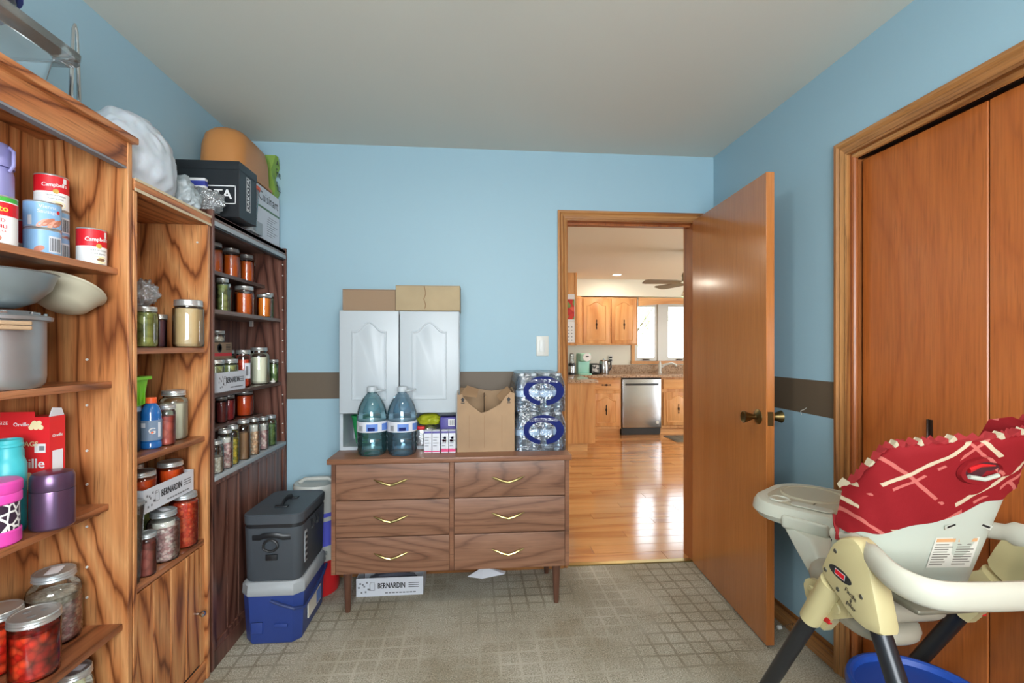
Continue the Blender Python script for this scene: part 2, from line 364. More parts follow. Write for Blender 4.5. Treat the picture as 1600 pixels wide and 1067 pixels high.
bits('meat', [(204, 100, 84), (222, 122, 102), (180, 78, 68)], 34, .5); bits('meat_dark', [(160, 76, 66), (180, 94, 82), (132, 58, 52)], 34, .5); bits('pickles', [(160, 170, 98), (182, 188, 120), (126, 132, 82)], 42, .6); bits('crumbs', [(214, 206, 190), (196, 184, 164), (228, 222, 208)], 120, .3)
plain('honey', (212, 100, 30), .25, coat=.5); plain('honey_light', (226, 132, 44), .25, coat=.5); plain('orange_puree', (222, 84, 28), .3); plain('milk', (226, 222, 200), .4); plain('broth', (200, 172, 128), .4); plain('grape', (92, 58, 70), .3); plain('berry', (170, 40, 44), .3); plain('dark_jam', (128, 50, 48), .3); plain('spice', (140, 104, 72), .8, bump=(300, .3)); plain('flour', (222, 218, 208), .8); plain('green_liquid', (110, 128, 84), .35)
t = NT('granite'); t.base(t.ramp(t.noise(t.coord(), 48, 3, .8), [(.3, (70, 54, 44)), (.45, (150, 118, 92)), (.6, (188, 160, 134)), (.75, (120, 92, 74))])); t.set(Roughness=.15)
plain('mint', (160, 214, 198), .35); plain('rug_grey', (120, 116, 104), .9, var=.2); plain('rug_dark', (66, 64, 60), .9); plain('leaf_green', (196, 214, 160), .8, var=.15); plain('bark', (110, 92, 76), .9); plain('grass', (150, 170, 110), .9, var=.2)
plain('fan_metal', (110, 100, 84), .3, .9); plain('fan_blade', (150, 140, 124), .5); emit('lamp_glow', (255, 244, 224), 12.0); emit('dome_glow', (255, 244, 224), 2.0); clear('lamp_glass', (250, 246, 236), extra=.06, diff=.6, dcol=(250, 244, 230)); emit('bulb_glow', (255, 240, 214), 6.0)
plain('screw', (92, 90, 78), .4, .6); plain('wire', (226, 226, 220), .4); plain('paper', (228, 230, 236), .7); plain('sticker', (214, 212, 200), .6); plain('sticker_print', (126, 122, 112), .6); plain('sticker_orange', (212, 160, 110), .6); plain('vinyl_window', (206, 208, 204), .4)

# ================================================================== THE SETTING
XL, XR, YB, YF, ZC = -1.28, 1.46, 2.76, -1.2, 2.44
struct('floor', MB().box(XL - .1, XR + .8, YF - .1, YB + .1, -.06, 0), 'carpet', 'beige looped carpet with a woven grid pattern', 'floor')
struct('ceiling', MB().box(XL - .1, XR + .8, YF - .1, YB + .12, ZC, ZC + .08), 'ceiling_paint', 'plain off-white ceiling of the blue room', 'ceiling')
struct('wall_left', MB().box(XL - .12, XL, YF, YB, 0, ZC), 'wall_paint', 'light blue painted wall behind the shelves')
OX0, OX1, OZ = 0.545, 1.351, 2.055
struct('wall_back', MB().box(XL - .12, OX0, YB, YB + .12, 0, ZC).box(OX1, XR + .12, YB, YB + .12, 0, ZC).box(OX0, OX1, YB, YB + .12, OZ, ZC), 'wall_paint', 'light blue wall with brown stripe around the kitchen doorway')
CY0, CY1 = -0.11, 1.742
struct('wall_right', MB().box(XR, XR + .1, CY1, YB, 0, ZC).box(XR, XR + .1, YF, CY0, 0, ZC).box(XR, XR + .1, CY0, CY1, 2.055, ZC), 'wall_paint', 'light blue wall with brown stripe around the closet')
struct('wall_closet', MB().box(2.12, 2.2, YF, 2.3, 0, ZC).box(XR + .1, 2.12, 1.9, 1.95, 0, ZC).box(XR + .1, 2.12, -.35, -.3, 0, ZC), 'kitchen_paint', 'pale inner walls of the closet')
# wall behind the camera with its window
WX0, WX1, WZ0, WZ1 = -.65, .85, .92, 2.08
struct('wall_front', MB().box(XL - .12, WX0, YF - .12, YF, 0, ZC).box(WX1, XR + .12, YF - .12, YF, 0, ZC).box(WX0, WX1, YF - .12, YF, 0, WZ0).box(WX0, WX1, YF - .12, YF, WZ1, ZC), 'wall_paint', 'light blue wall with the daylight window')
w1 = thing('window_1', 'white framed window in the wall opposite the doorway', 'window', (0, YF, 0), kind='structure')
m = MB()
for a in ((WX0, WX0 + .05, WZ0, WZ1), (WX1 - .05, WX1, WZ0, WZ1), (WX0 + .05, WX1 - .05, WZ0, WZ0 + .05), (WX0 + .05, WX1 - .05, WZ1 - .05, WZ1), (.075, .125, WZ0 + .05, WZ1 - .05)): m.box(a[0], a[1], -.1, -.04, a[2], a[3])
m.build('window_frame', 'vinyl_window', w1)
for a, b in ((WX0 + .05, .075), (.125, WX1 - .05)): bx('pane', 'window_glass', w1, a, b, -.075, -.069, WZ0 + .05, WZ1 - .05)

PROF = [(0, 0), (0, .012), (.006, .014), (.012, .010), (.022, .012), (.030, .016), (.038, .012), (.046, .019), (.058, .019), (.058, 0)]
def casing(name, a0, a1, zt, plane, parent, axis, sgn, z0=0.0):
    """three mitred casing boards round an opening a0..a1 (along axis) up to zt; plane = wall surface, sgn = outward"""
    def P(a, z, d): return (plane + sgn * d, a, z) if axis == 'Y' else (a, plane + sgn * d, z)
    hm = 'oak_trim_y' if axis == 'Y' else 'oak_trim_x'
    MB().loft([[P(a0 - u, z0, d) for u, d in PROF], [P(a0 - u, zt + u, d) for u, d in PROF]]).build('casing_side', 'oak_trim', parent, sharp=20)
    MB().loft([[P(a1 + u, z0, d) for u, d in PROF], [P(a1 + u, zt + u, d) for u, d in PROF]]).build('casing_side', 'oak_trim', parent, sharp=20)
    MB().loft([[P(a0 - u, zt + u, d) for u, d in PROF], [P(a1 + u, zt + u, d) for u, d in PROF]]).build('casing_head', hm, parent, sharp=20)
T1 = thing('trim_1', 'grooved oak casing and jamb round the kitchen doorway', 'door frame', kind='structure')
casing('c', .563, 1.333, 2.037, YB, T1, 'X', -1); casing('c', .563, 1.333, 2.037, YB + .12, T1, 'X', 1)
for x in ((OX0, .563), (1.333, OX1)): bx('jamb', 'jamb_wood', T1, x[0], x[1], YB, YB + .12, 0, 2.037)
bx('jamb_head', 'jamb_wood', T1, OX0, OX1, YB, YB + .12, 2.037, OZ)
bx('stop', 'jamb_wood', T1, .563, .575, YB + .04, YB + .075, 0, 2.037); bx('stop_head', 'jamb_wood', T1, .575, 1.333, YB + .04, YB + .075, 2.025, 2.037)
bx('threshold', 'brass', T1, .563, 1.333, YB + .005, YB + .04, 0, .007)
T2 = thing('trim_2', 'grooved oak casing and jamb round the closet opening', 'door frame', kind='structure')
casing('c', -.09, 1.722, 2.037, XR, T2, 'Y', -1)
bx('jamb', 'jamb_wood', T2, XR, XR + .1, 1.722, CY1, 0, 2.037); bx('jamb', 'jamb_wood', T2, XR, XR + .1, CY0, -.09, 0, 2.037); bx('jamb_head', 'jamb_wood', T2, XR, XR + .1, CY0, CY1, 2.037, 2.055)
bx('track', 'dark_bronze', T2, XR + .03, XR + .05, -.09, 1.722, 2.02, 2.037)
MB().lathe([(.012, 0), (.012, 2.03)], (XR + .012, 1.712, 0), 10).build('quarter_round', 'jamb_wood', T2); MB().lathe([(.012, 0), (.012, 1.80)], (XR + .012, -.085, 2.028), 10, 'Y').build('quarter_round', 'oak_trim_y', T2)
# bifold closet doors
D2 = thing('door_2', 'orange-brown flush wooden bifold closet doors', 'closet door', (XR + .04, 0, 0), kind='structure')
for k in range(4):
    y1 = 1.706 - k * .448
    p = MB().rbox(0, .032, y1 - .445, y1, .02, 2.012, .003, .003, 1).build('door_panel', 'closet_wood', D2)
    if k in (0, 3):
        MB().rbox(-.0015, .0005, (y1 - .28), (y1 - .262), .985, 1.055, .006, .0005, 3).build('finger_pull', 'dark_bronze', p)
# baseboards
BPROF = [(0, 0), (0, .085), (.004, .088), (.007, .076), (.010, .070), (.008, .062), (.013, .054), (.011, .046), (.014, .038), (.014, 0)]
struct('baseboard_right', MB().loft([[(XR - d, y, z) for d, z in BPROF] for y in (1.782, 2.745)]), 'oak_trim_y', 'grooved oak baseboard between closet and doorway', 'baseboard')
struct('baseboard_back', MB().loft([[(x, YB - d, z) for d, z in BPROF] for x in (XL, .504)]), 'oak_trim_x', 'oak baseboard along the back wall', 'baseboard')
# the open door
hx, hy, fx, fy = 1.318, 2.737, 1.262, 1.939
D1 = thing('door_1', 'open orange-brown flush wooden door beside the kitchen doorway', 'door', (hx, hy, 0), math.atan2(fy - hy, fx - hx), kind='structure')
DL = math.hypot(fx - hx, fy - hy)
MB().rbox(0, DL, 0, .036, .012, 2.045, .002, .002, 1).build('door_leaf', 'door_wood', D1)
for s in (-1, 1):
    y0 = 0 if s < 0 else .036
    k = MB().lathe([(.033, y0), (.033, y0 + s * .004), (.026, y0 + s * .008), (.022, y0 + s * .012), (.012, y0 + s * .015), (.011, y0 + s * .024), (.018, y0 + s * .042), (.026, y0 + s * .062), (.0275, y0 + s * .066), (.024, y0 + s * .068), (.015, y0 + s * .062), (0, y0 + s * .060)], (DL - .065, 0, .985), 24, 'Y').build('door_knob', 'antique_brass', D1)
MB().box(DL - .0005, DL + .002, .006, .030, .955, 1.015).build('latch_plate', 'antique_brass', D1)
for z in (.25, 1.02, 1.82): MB().lathe([(.007, -.045), (.007, .045)], (-.004, .036, z), 10).build('hinge', 'antique_brass', D1)
ds = thing('door_stop', 'small white spring door stop on the baseboard behind the door', 'door stop', (XR - .014, 2.02, .05))
MB().tube([(-.001 - .0035 * i, .004 * math.sin(i * 1.9), -.0006 * i + .004 * math.cos(i * 1.9)) for i in range(18)], .0012, 5).build('spring', 'steel', ds)
MB().lathe([(.009, -.062), (.010, -.074), (.007, -.078)], (0, 0, -.012), 12, 'X').build('rubber_tip', 'white_plastic', ds)
wr = MB().tube([(XR - .004, 1.985, .995), (XR - .012, 1.98, 1.012), (XR - .006, 1.965, 1.02), (XR - .004, 1.955, 1.028)], .0012, 6).build('loose_wire', 'wire'); tag(wr, 'short white wire poking out of the blue wall beside the door', 'wire')
# light switch
sw = thing('light_switch', 'white rocker light switch plate by the doorway', 'light switch', (.4165, YB, 1.30))
MB().rbox(-.036, .036, -.006, 0, -.058, .058, .004, .002, 2).build('cover_plate', 'switch_plate', sw)
MB().rbox(-.0165, .0165, -.009, -.005, -.034, .034, .002, .001, 2).build('rocker', 'white_plastic', sw)
for z in (-.047, .047): MB().lathe([(.003, -.0065), (.003, -.0055)], (0, 0, z), 8, 'Y').build('screw', 'switch_plate', sw)
# ceiling lamp just in front of the camera's view
lp = thing('ceiling_lamp', 'round frosted glass ceiling lamp in the blue room', 'ceiling lamp', (.05, 1.12, ZC))
MB().lathe([(.15, 0), (.155, -.02), (.14, -.025)], (0, 0, 0), 28).build('lamp_base', 'brass', lp)
MB().lathe([(.14, -.024), (.135, -.05), (.11, -.075), (.06, -.092), (0, -.097)], (0, 0, 0), 28).build('glass_shade', 'dome_glow', lp)
pl = bpy.data.lights.new('ceiling_lamp_light', 'AREA'); pl.shape = 'DISK'; pl.size = .16; pl.energy = 12; pl.color = (1.0, .95, .86)
po = bpy.data.objects.new('ceiling_lamp_light', pl); COL.objects.link(po); po.location = (.05, 1.12, ZC - .105)

# ------------------------------------------------------------------ kitchen shell
KX0, KX1, KY, KZ = -1.6, 5.4, 7.43, 2.33
kf = struct('kitchen_floor', MB().box(KX0, KX1, YB + .04, KY, -.06, -.002), 'plank_gap', 'glossy honey-coloured wood plank floor of the kitchen', 'floor')
PW, PLN = .118, 1.15
pm = None; row = 0; y = YB + .042
while y < KY - .01:
    x = .05 - (row * .43) % PLN
    while x < 4.3:
        if pm is None:
            pm = MB().rbox(0, PLN - .0015, 0, PW - .0015, -.002, .002, .0012, .0012, 1).build('plank', 'floor_plank', kf, smooth=False).data
            COL.objects[-1].location = (x, y, 0)
        else: link('plank', pm, None, kf, (x, y, 0))
        x += PLN
    y += PW; row += 1
struct('kitchen_ceiling', MB().box(KX0, KX1, YB + .12, KY + .12, KZ, KZ + .12), 'kitchen_ceiling_paint', 'cream ceiling of the kitchen', 'ceiling')
KWX0, KWX1, KWZ0, KWZ1 = 2.61, 3.60, 1.075, 2.01
struct('wall_kitchen_far', MB().box(KX0, KWX0, KY, KY + .12, 0, KZ).box(KWX1, KX1, KY, KY + .12, 0, KZ).box(KWX0, KWX1, KY, KY + .12, 0, KWZ0).box(KWX0, KWX1, KY, KY + .12, KWZ1, KZ), 'kitchen_paint', 'cream kitchen wall with the window over the sink')
struct('wall_kitchen_left', MB().box(KX0 - .1, KX0, YB + .12, KY, 0, KZ), 'kitchen_paint', 'cream left wall of the kitchen')
struct('wall_kitchen_right', MB().box(KX1, KX1 + .1, YB + .12, 3.6, 0, KZ).box(KX1, KX1 + .1, 5.6, KY, 0, KZ).box(KX1, KX1 + .1, 3.6, 5.6, 2.1, KZ), 'kitchen_paint', 'cream right wall of the kitchen with unseen patio opening added for light')
struct('wall_kitchen_near', MB().box(KX0, XL - .12, YB, YB + .12, 0, KZ).box(XR + .12, KX1, YB, YB + .12, 0, KZ), 'kitchen_paint', 'cream kitchen wall on both sides of the blue room')
struct('soffit', MB().box(1.2, KX1, 7.1, KY, 2.075, KZ), 'kitchen_paint', 'cream boxed soffit above the kitchen cabinets', 'soffit')
w2 = thing('window_2', 'oak framed double casement window above the kitchen sink', 'window', (0, KY, 0), kind='structure')
for a in ((KWX0 - .05, KWX0, KWZ0 - .05, KWZ1), (KWX1, KWX1 + .05, KWZ0 - .05, KWZ1)): bx('oak_side', 'kitchen_wood', w2, a[0], a[1], -.02, 0, a[2], a[3])
bx('oak_sill', 'kitchen_wood_x', w2, KWX0 - .06, KWX1 + .06, -.03, .02, KWZ0 - .05, KWZ0)
bx('mullion', 'vinyl_window', w2, 3.0, 3.12, 0.0, .07, KWZ0, KWZ1)
for a, b in ((KWX0, 3.0), (3.12, KWX1)):
    s = MB()
    for q in ((a, a + .06, KWZ0, KWZ1), (b - .045, b, KWZ0, KWZ1), (a + .06, b - .045, KWZ0, KWZ0 + .06), (a + .06, b - .045, KWZ1 - .06, KWZ1)): s.box(q[0], q[1], .02, .065, q[2], q[3])
    so = s.build('sash', 'vinyl_window', w2); bx('pane', 'window_glass', so, a + .06, b - .045, .04, .046, KWZ0 + .06, KWZ1 - .06)
    MB().rbox((a + b) / 2 - .05, (a + b) / 2 + .05, -.012, .02, KWZ0 + .012, KWZ0 + .03, .006, .004, 2).build('crank', 'dark_bronze', so)
# garden outside
struct('garden_lawn', MB().box(-4, 12, KY + .12, 30, -.5, -.3), 'grass', 'pale lawn outside the kitchen window', 'lawn')
def tree(x, y, h, r, label, seed):
    rr = random.Random(seed); tr = thing('garden_tree', label, 'tree', (x, y, -.3))
    m = MB().tube([(0, 0, 0), (.05, 0, h * .4), (0, .05, h * .75)], [.12, .09, .04], 8)
    for k in range(5):
        a = rr.random() * 6.28; m.tube([(0, 0, h * .45), (math.cos(a) * r * .7, math.sin(a) * r * .7, h * (.6 + .3 * rr.random()))], [.05, .015], 6)
    m.build('trunk', 'bark', tr)
    lf = MB()
    for k in range(1400):
        d = Vector((rr.gauss(0, 1), rr.gauss(0, 1), rr.gauss(0, 1))).normalized() * r * (rr.random() ** .45); c = Vector((d.x, d.y, h * .75 + d.z * .9))
        u = Vector((rr.gauss(0, 1), rr.gauss(0, 1), rr.gauss(0, 1))).normalized(); v = u.orthogonal().normalized(); s = .07 + .06 * rr.random()
        lf.add([c - u * s, c + v * s * .5, c + u * s, c - v * s * .5], [(0, 1, 2, 3)])
    f = flat_build(lf, 'foliage', 'leaf_green', tr); f['kind'] = 'stuff'
tree(6.2, 18.0, 4.2, 1.7, 'leafy green tree seen through the right kitchen pane', 3); tree(3.6, 16.5, 2.2, 1.0, 'low green shrub seen through the left kitchen pane', 5)

# ------------------------------------------------------------------ kitchen furniture
def arch(x0, x1, z0, z1, rise, n=14):
    pts = [(x0, z0), (x1, z0)]; xm = (x0 + x1) / 2; w = (x1 - x0) / 2
    for k in range(n + 1):
        u = 1 - 2 * k / n; c = .5 + .5 * math.cos(PI * max(-1, min(1, u / .85)))
        pts.append((xm + u * w, z1 - rise + rise * c))
    return pts
def panel_relief(m, x0, x1, z0, z1, rise, y, d=.006, w=.012):
    steps = [(0, 0), (w * .35, d), (w * .8, d), (w * 1.2, d * .25), (w * 2.2, d * .25), (w * 3.2, d * .9)]
    m.loft([[(px, y - dd, pz) for px, pz in arch(x0 + i, x1 - i, z0 + i, z1 - i, rise)] for i, dd in steps], cap0=False)
def pull(m, x, z, y, horiz=False):
    pr = [(.004, -.075), (.010, -.055), (.005, -.04), (.007, -.02), (.016, 0), (.007, .02), (.005, .04), (.010, .055), (.004, .075)]
    for i in range(len(pr) - 1):
        (ra, ta), (rb, tb) = pr[i], pr[i + 1]
        q = [(-ra, ta), (ra, ta), (rb, tb), (-rb, tb)]
        q = [(x + (b if horiz else a), z + (a if horiz else b)) for a, b in q]; m.prism(q, 'Y', y, y - .008)
    a = [(x - .03, z), (x - .015, z), (x + .015, z), (x + .03, z)] if horiz else [(x, z - .03), (x, z - .015), (x, z + .015), (x, z + .03)]
    m.tube([(p[0], y - (.008 if i in (0, 3) else .024), p[1]) for i, p in enumerate(a)], .005, 6)
def kcab(name, label, x0, x1, y0, y1, z0, z1, doors, drawer=None, toe=0.0):
    c = thing(name, label, 'cabinet', (0, 0, 0), 0, None)
    bx('cabinet_body', 'kitchen_wood', c, x0, x1, y0 + .02, y1, z0 + toe, z1)
    if toe: bx('toe_kick', 'kitchen_wood_x', c, x0, x1, y0 + .07, y1, z0, z0 + toe)
    for a, b, c0, c1 in doors:
        d = MB().rbox(a, b, y0, y0 + .019, c0, c1, .004, .004, 2).build('door', 'kitchen_wood', c)
        m = MB(); panel_relief(m, a + .05, b - .05, c0 + .05, c1 - .045, .055, y0, .005, .009); m.build('raised_panel', 'kitchen_wood', d)
        m = MB(); pull(m, (a + b) / 2, (c0 + c1) / 2 - (.05 if z0 > 1 else 0), y0); m.build('handle', 'dark_bronze', d)
    if drawer:
        a, b, c0, c1 = drawer; d = MB().rbox(a, b, y0, y0 + .019, c0, c1, .004, .004, 2).build('drawer', 'kitchen_wood_x', c)
        m = MB(); pull(m, (a + b) / 2, (c0 + c1) / 2, y0, True); m.build('handle', 'dark_bronze', d)
    return c
CT = .885
kcab('base_cabinet', 'oak base cabinet left of the dishwasher with one drawer and door', 1.56, 2.195, 6.8, KY - .002, 0, CT - .035, [(1.77, 2.165, .14, .62)], (1.77, 2.165, .67, .82), .1)
kcab('base_cabinet', 'oak sink cabinet right of the dishwasher', 2.805, 3.9, 6.8, KY - .002, 0, CT - .035, [(2.83, 3.29, .14, .63), (3.32, 3.78, .14, .63)], (2.83, 3.78, .68, .82), .1)
pc = thing('peninsula_cabinet', 'plain oak end panel of the peninsula cabinet near the doorway', 'cabinet')
bx('end_panel', 'kitchen_wood', pc, .6, 1.52, 5.81, 6.9, .1, CT - .035); bx('toe_kick', 'kitchen_wood_x', pc, .6, 1.45, 5.84, 6.9, 0, .1); bx('corner_strip', 'kitchen_wood', pc, 1.52, 1.545, 5.83, 6.78, .1, CT - .035)
ct = thing('kitchen_countertop', 'speckled brown granite countertop along the far kitchen wall', 'countertop')
MB().rbox(.55, 1.575, 5.78, 6.79, CT - .035, CT, .01, .006, 2).build('peninsula_slab', 'granite', ct); MB().rbox(.55, 4.2, 6.765, KY - .002, CT - .035, CT, .01, .006, 2).build('counter_slab', 'granite', ct); bx('backsplash', 'granite', ct, 1.9, 4.2, KY - .022, KY - .002, CT, CT + .13)
dw = thing('dishwasher', 'stainless steel dishwasher between the oak base cabinets', 'dishwasher')
bx('body', 'black_plastic', dw, 2.205, 2.795, 6.83, KY, .02, CT - .04); MB().rbox(2.21, 2.79, 6.795, 6.83, .115, CT - .055, .006, .006, 2).build('door', 'steel', dw)
bx('toe_panel', 'black_plastic', dw, 2.21, 2.79, 6.85, 6.87, 0, .11); MB().rbox(2.25, 2.75, 6.786, 6.796, .735, .765, .003, .003, 2).build('handle_recess', 'black_plastic', dw); MB().lathe([(.025, 6.794), (.022, 6.791), (0, 6.791)], (2.735, 0, .19), 16, 'Y').build('badge', 'white_plastic', dw)
kcab('wall_cabinet', 'oak wall cabinet pair left of the kitchen window with arched doors', 1.66, 2.545, 7.1, KY, 1.33, 2.06, [(1.70, 2.105, 1.35, 2.035), (2.14, 2.525, 1.35, 2.035)])
kcab('wall_cabinet', 'narrow oak wall cabinet half hidden by the hanging calendar', 1.463, 1.655, 7.02, KY, 1.33, 2.06, [(1.50, 1.645, 1.35, 2.035)])
pp = thing('pantry_panel', 'tall oak cabinet side with the calendar hung on it', 'cabinet'); bx('side_panel', 'kitchen_wood', pp, .75, 1.46, 6.5, 7.0, 1.32, KZ); bx('edge_strip', 'kitchen_wood', pp, 1.44, 1.462, 6.49, 6.5, 1.32, KZ)
vl = MB(); pts = [(2.56, 2.06), (2.56, 1.95)] + [(2.56 + 1.1 * k / 16, 1.95 + .035 * math.sin(PI * k / 16) - .02) for k in range(17)] + [(3.66, 1.95), (3.66, 2.06)]
vl.prism(pts, 'Y', 7.1, 7.12); tag(vl.build('window_valance', 'kitchen_wood_x'), 'scalloped oak valance board above the kitchen window', 'valance')
cal = thing('wall_calendar', 'wall calendar with a red tomato picture on the oak panel', 'calendar', (1.31, 6.489, 0))
bx('picture_page', 'print_white', cal, -.12, .12, -.004, 0, 1.66, 2.03); bx('date_page', 'print_white', cal, -.12, .12, -.004, 0, 1.36, 1.655)
bits('tomatoes', [(206, 54, 40), (226, 96, 70), (120, 140, 70), (190, 40, 34)], 14, .3); bx('picture', 'tomatoes', cal, -.115, .115, -.006, -.004, 1.68, 1.96)
for r in range(5):
    for c in range(5): quad('date_square', 'print_grey', cal, [(-.1 + c * .042, -.0046, 1.39 + r * .045), (-.08 + c * .042, -.0046, 1.39 + r * .045), (-.08 + c * .042, -.0046, 1.402 + r * .045), (-.1 + c * .042, -.0046, 1.402 + r * .045)])
# worktop appliances
cm = thing('coffee_maker', 'mint green pod coffee maker on the kitchen counter', 'coffee maker', (1.69, 7.05, CT))
MB().rbox(-.10, .10, -.14, .14, 0, .02, .03, .008, 3).build('base', 'mint', cm); MB().rbox(-.09, .09, .0, .14, .02, .32, .03, .02, 3).build('tower', 'mint', cm); MB().rbox(-.085, .085, -.13, .02, .2, .32, .04, .02, 3).build('brew_head', 'mint', cm)
MB().rbox(-.088, .088, -.02, .02, .02, .2, .01, .01, 2).build('front_panel', 'mint', cm); MB().lathe([(.062, -.131), (.06, -.137), (0, -.138)], (.02, 0, .262), 20, 'Y').build('control_disc', 'print_white', cm); quad('display', 'print_black', cm, [(0, -.139, .265), (.045, -.139, .265), (.045, -.139, .282), (0, -.139, .282)])
kt = thing('electric_kettle', 'brushed steel kettle at the right end of the worktop appliances', 'kettle', (2.02, 7.12, CT))
MB().lathe([(.075, 0), (.08, .01), (.078, .12), (.065, .2), (.05, .215), (.012, .22), (.014, .235), (0, .237)], (0, 0, 0), 20).build('body', 'steel', kt); MB().tube([(.05, 0, .2), (.11, 0, .19), (.115, 0, .1), (.075, 0, .04)], .012, 8).build('handle', 'black_plastic', kt)
ts = thing('toaster', 'small dark toaster with patterned front beside the kettle', 'toaster', (1.862, 7.1, CT))
MB().rbox(-.07, .07, -.1, .1, .005, .165, .02, .02, 3).build('body', 'black_plastic', ts); bits('toast_pattern', [(60, 60, 60), (190, 188, 184), (140, 138, 134)], 40, .2); MB().rbox(-.05, .05, -.104, -.099, .03, .145, .01, .002, 2).build('front_plate', 'toast_pattern', ts); MB().box(-.045, .045, -.02, .0, .164, .168).build('slot', 'dark_bronze', ts)
bl = thing('coffee_grinder', 'grey and black canister grinder next to the mint coffee maker', 'grinder', (1.50, 7.0, CT))
MB().lathe([(.055, 0), (.055, .03), (.05, .032)], (0, 0, 0), 18).build('base', 'black_plastic', bl); MB().lathe([(.05, .032), (.05, .13)], (0, 0, 0), 18).build('body', 'steel', bl); MB().lathe([(.054, .13), (.054, .17), (.03, .175)], (0, 0, 0), 18).build('collar', 'black_plastic', bl); MB().lathe([(.03, .175), (.03, .31), (.02, .32), (0, .32)], (0, 0, 0), 18).build('hopper', 'clear_tub', bl)
ou = thing('wall_outlet', 'white wall outlet with black plugs behind the kettle', 'outlet', (2.215, KY, 1.11)); MB().rbox(-.036, .036, -.005, 0, -.058, .058, .004, .002, 2).build('plate', 'switch_plate', ou)
for z in (-.02, .025): MB().rbox(-.02, .022, -.035, -.005, z - .014, z + .014, .006, .004, 2).build('plug', 'black_plastic', ou)
tag(MB().tube([(2.215, KY - .03, 1.09), (2.19, KY - .05, 1.0), (2.13, KY - .12, CT + .03), (2.05, KY - .2, CT + .008), (1.98, KY - .15, CT + .008)], .005, 6).build('kettle_cord', 'black_plastic'), 'black power cord hanging from the outlet to the kettle', 'cord')
fc = thing('kitchen_faucet', 'white single lever faucet under the kitchen window', 'faucet', (2.98, 7.3, CT)); MB().lathe([(.03, 0), (.028, .02), (.022, .03), (.024, .13), (.02, .15), (.008, .2), (0, .2)], (0, 0, 0), 16).build('body', 'white_plastic', fc); MB().tube([(0, 0, .08), (.07, -.04, .14), (.16, -.08, .16), (.21, -.1, .14), (.22, -.105, .11)], [.02, .018, .016, .017, .018], 10).build('spout', 'white_plastic', fc)
tag(MB().rbox(2.79, 3.7, 6.25, 6.73, .002, .01, .02, .004, 2).build('kitchen_mat', 'rug_grey'), 'grey mat on the wood floor before the sink cabinet', 'mat')
mt = bpy.data.objects['kitchen_mat']
for k in range(7): MB().box(2.82 + k * .13, 2.83 + k * .13, 6.27, 6.71, .0101, .0112).build('mat_line', 'rug_dark', mt)
# ceiling fan and recessed light, plus three unseen ones added to brighten the kitchen
fn = thing('ceiling_fan', 'dark metal ceiling fan with glass lamp shades half behind the door', 'ceiling fan', (2.36, 4.9, KZ))
MB().lathe([(.07, 0), (.06, -.05), (.02, -.06)], (0, 0, 0), 18).build('canopy', 'fan_metal', fn); MB().lathe([(.014, -.05), (.014, -.22)], (0, 0, 0), 10).build('rod', 'fan_metal', fn); MB().lathe([(.03, -.21), (.10, -.235), (.115, -.27), (.11, -.32), (.06, -.35), (.05, -.40), (.03, -.42)], (0, 0, 0), 22).build('motor', 'fan_metal', fn)
for k in range(5):
    a = PI + k * 2 * PI / 5 + .02; c, s = math.cos(a), math.sin(a); b = MB(); pr = [(.13, .03), (.2, .055), (.5, .068), (.54, .05), (.54, -.05), (.5, -.068), (.2, -.055), (.13, -.03)]
    b.loft([[(u * c - v * s, u * s + v * c, -.345 + v * .18 + dz) for u, v in pr] for dz in (0, .008)]).build('blade', 'fan_blade', fn)
for k in range(3):
    a = PI + .5 + k * 2 * PI / 3; x, y = .1 * math.cos(a), .1 * math.sin(a)
    sh = MB().lathe([(.02, -.40), (.035, -.43), (.055, -.49), (.06, -.50)], (x, y, 0), 16).build('lamp_shade', 'lamp_glass', fn); MB().lathe([(0, -.41), (.018, -.43), (.02, -.45), (0, -.47)], (x, y, 0), 10).build('bulb', 'bulb_glow', sh)
for x, y, lb in ((2.07, 6.62, 'bright recessed ceiling light near the kitchen soffit'), (0.1, 3.9, 'added unseen ceiling light nearest the kitchen doorway'), (3.6, 4.2, 'added unseen ceiling light at the right side of the kitchen'), (0.2, 5.9, 'added unseen ceiling light at the left side of the kitchen')):
    d = thing('recessed_light', lb, 'ceiling light', (x, y, KZ), group='recessed kitchen lights'); MB().lathe([(.075, 0), (.07, -.006), (.058, -.004)], (0, 0, 0), 24).build('ring', 'white_plastic', d); MB().lathe([(.058, -.0052), (0, -.0056)], (0, 0, 0), 24).build('lens', 'lamp_glow', d)
    ld = bpy.data.lights.new('recessed_light_glow', 'AREA'); ld.shape = 'DISK'; ld.size = .12; ld.energy = 9; ld.color = (1, .9, .74); lo = bpy.data.objects.new('recessed_light_glow', ld); COL.objects.link(lo); lo.location = (x, y, KZ - .012)

# ================================================================== SHELF UNITS ON THE LEFT
FX, BXK = -1.022, -1.275          # front plane and back plane of the shelf units
def pins(parent, x, y, zs, mat='white_plastic'):
    for z in zs: MB().lathe([(.0035, -.003), (.0035, .0005)], (x, y, z), 8, 'Y').build('shelf_pin', mat, parent)
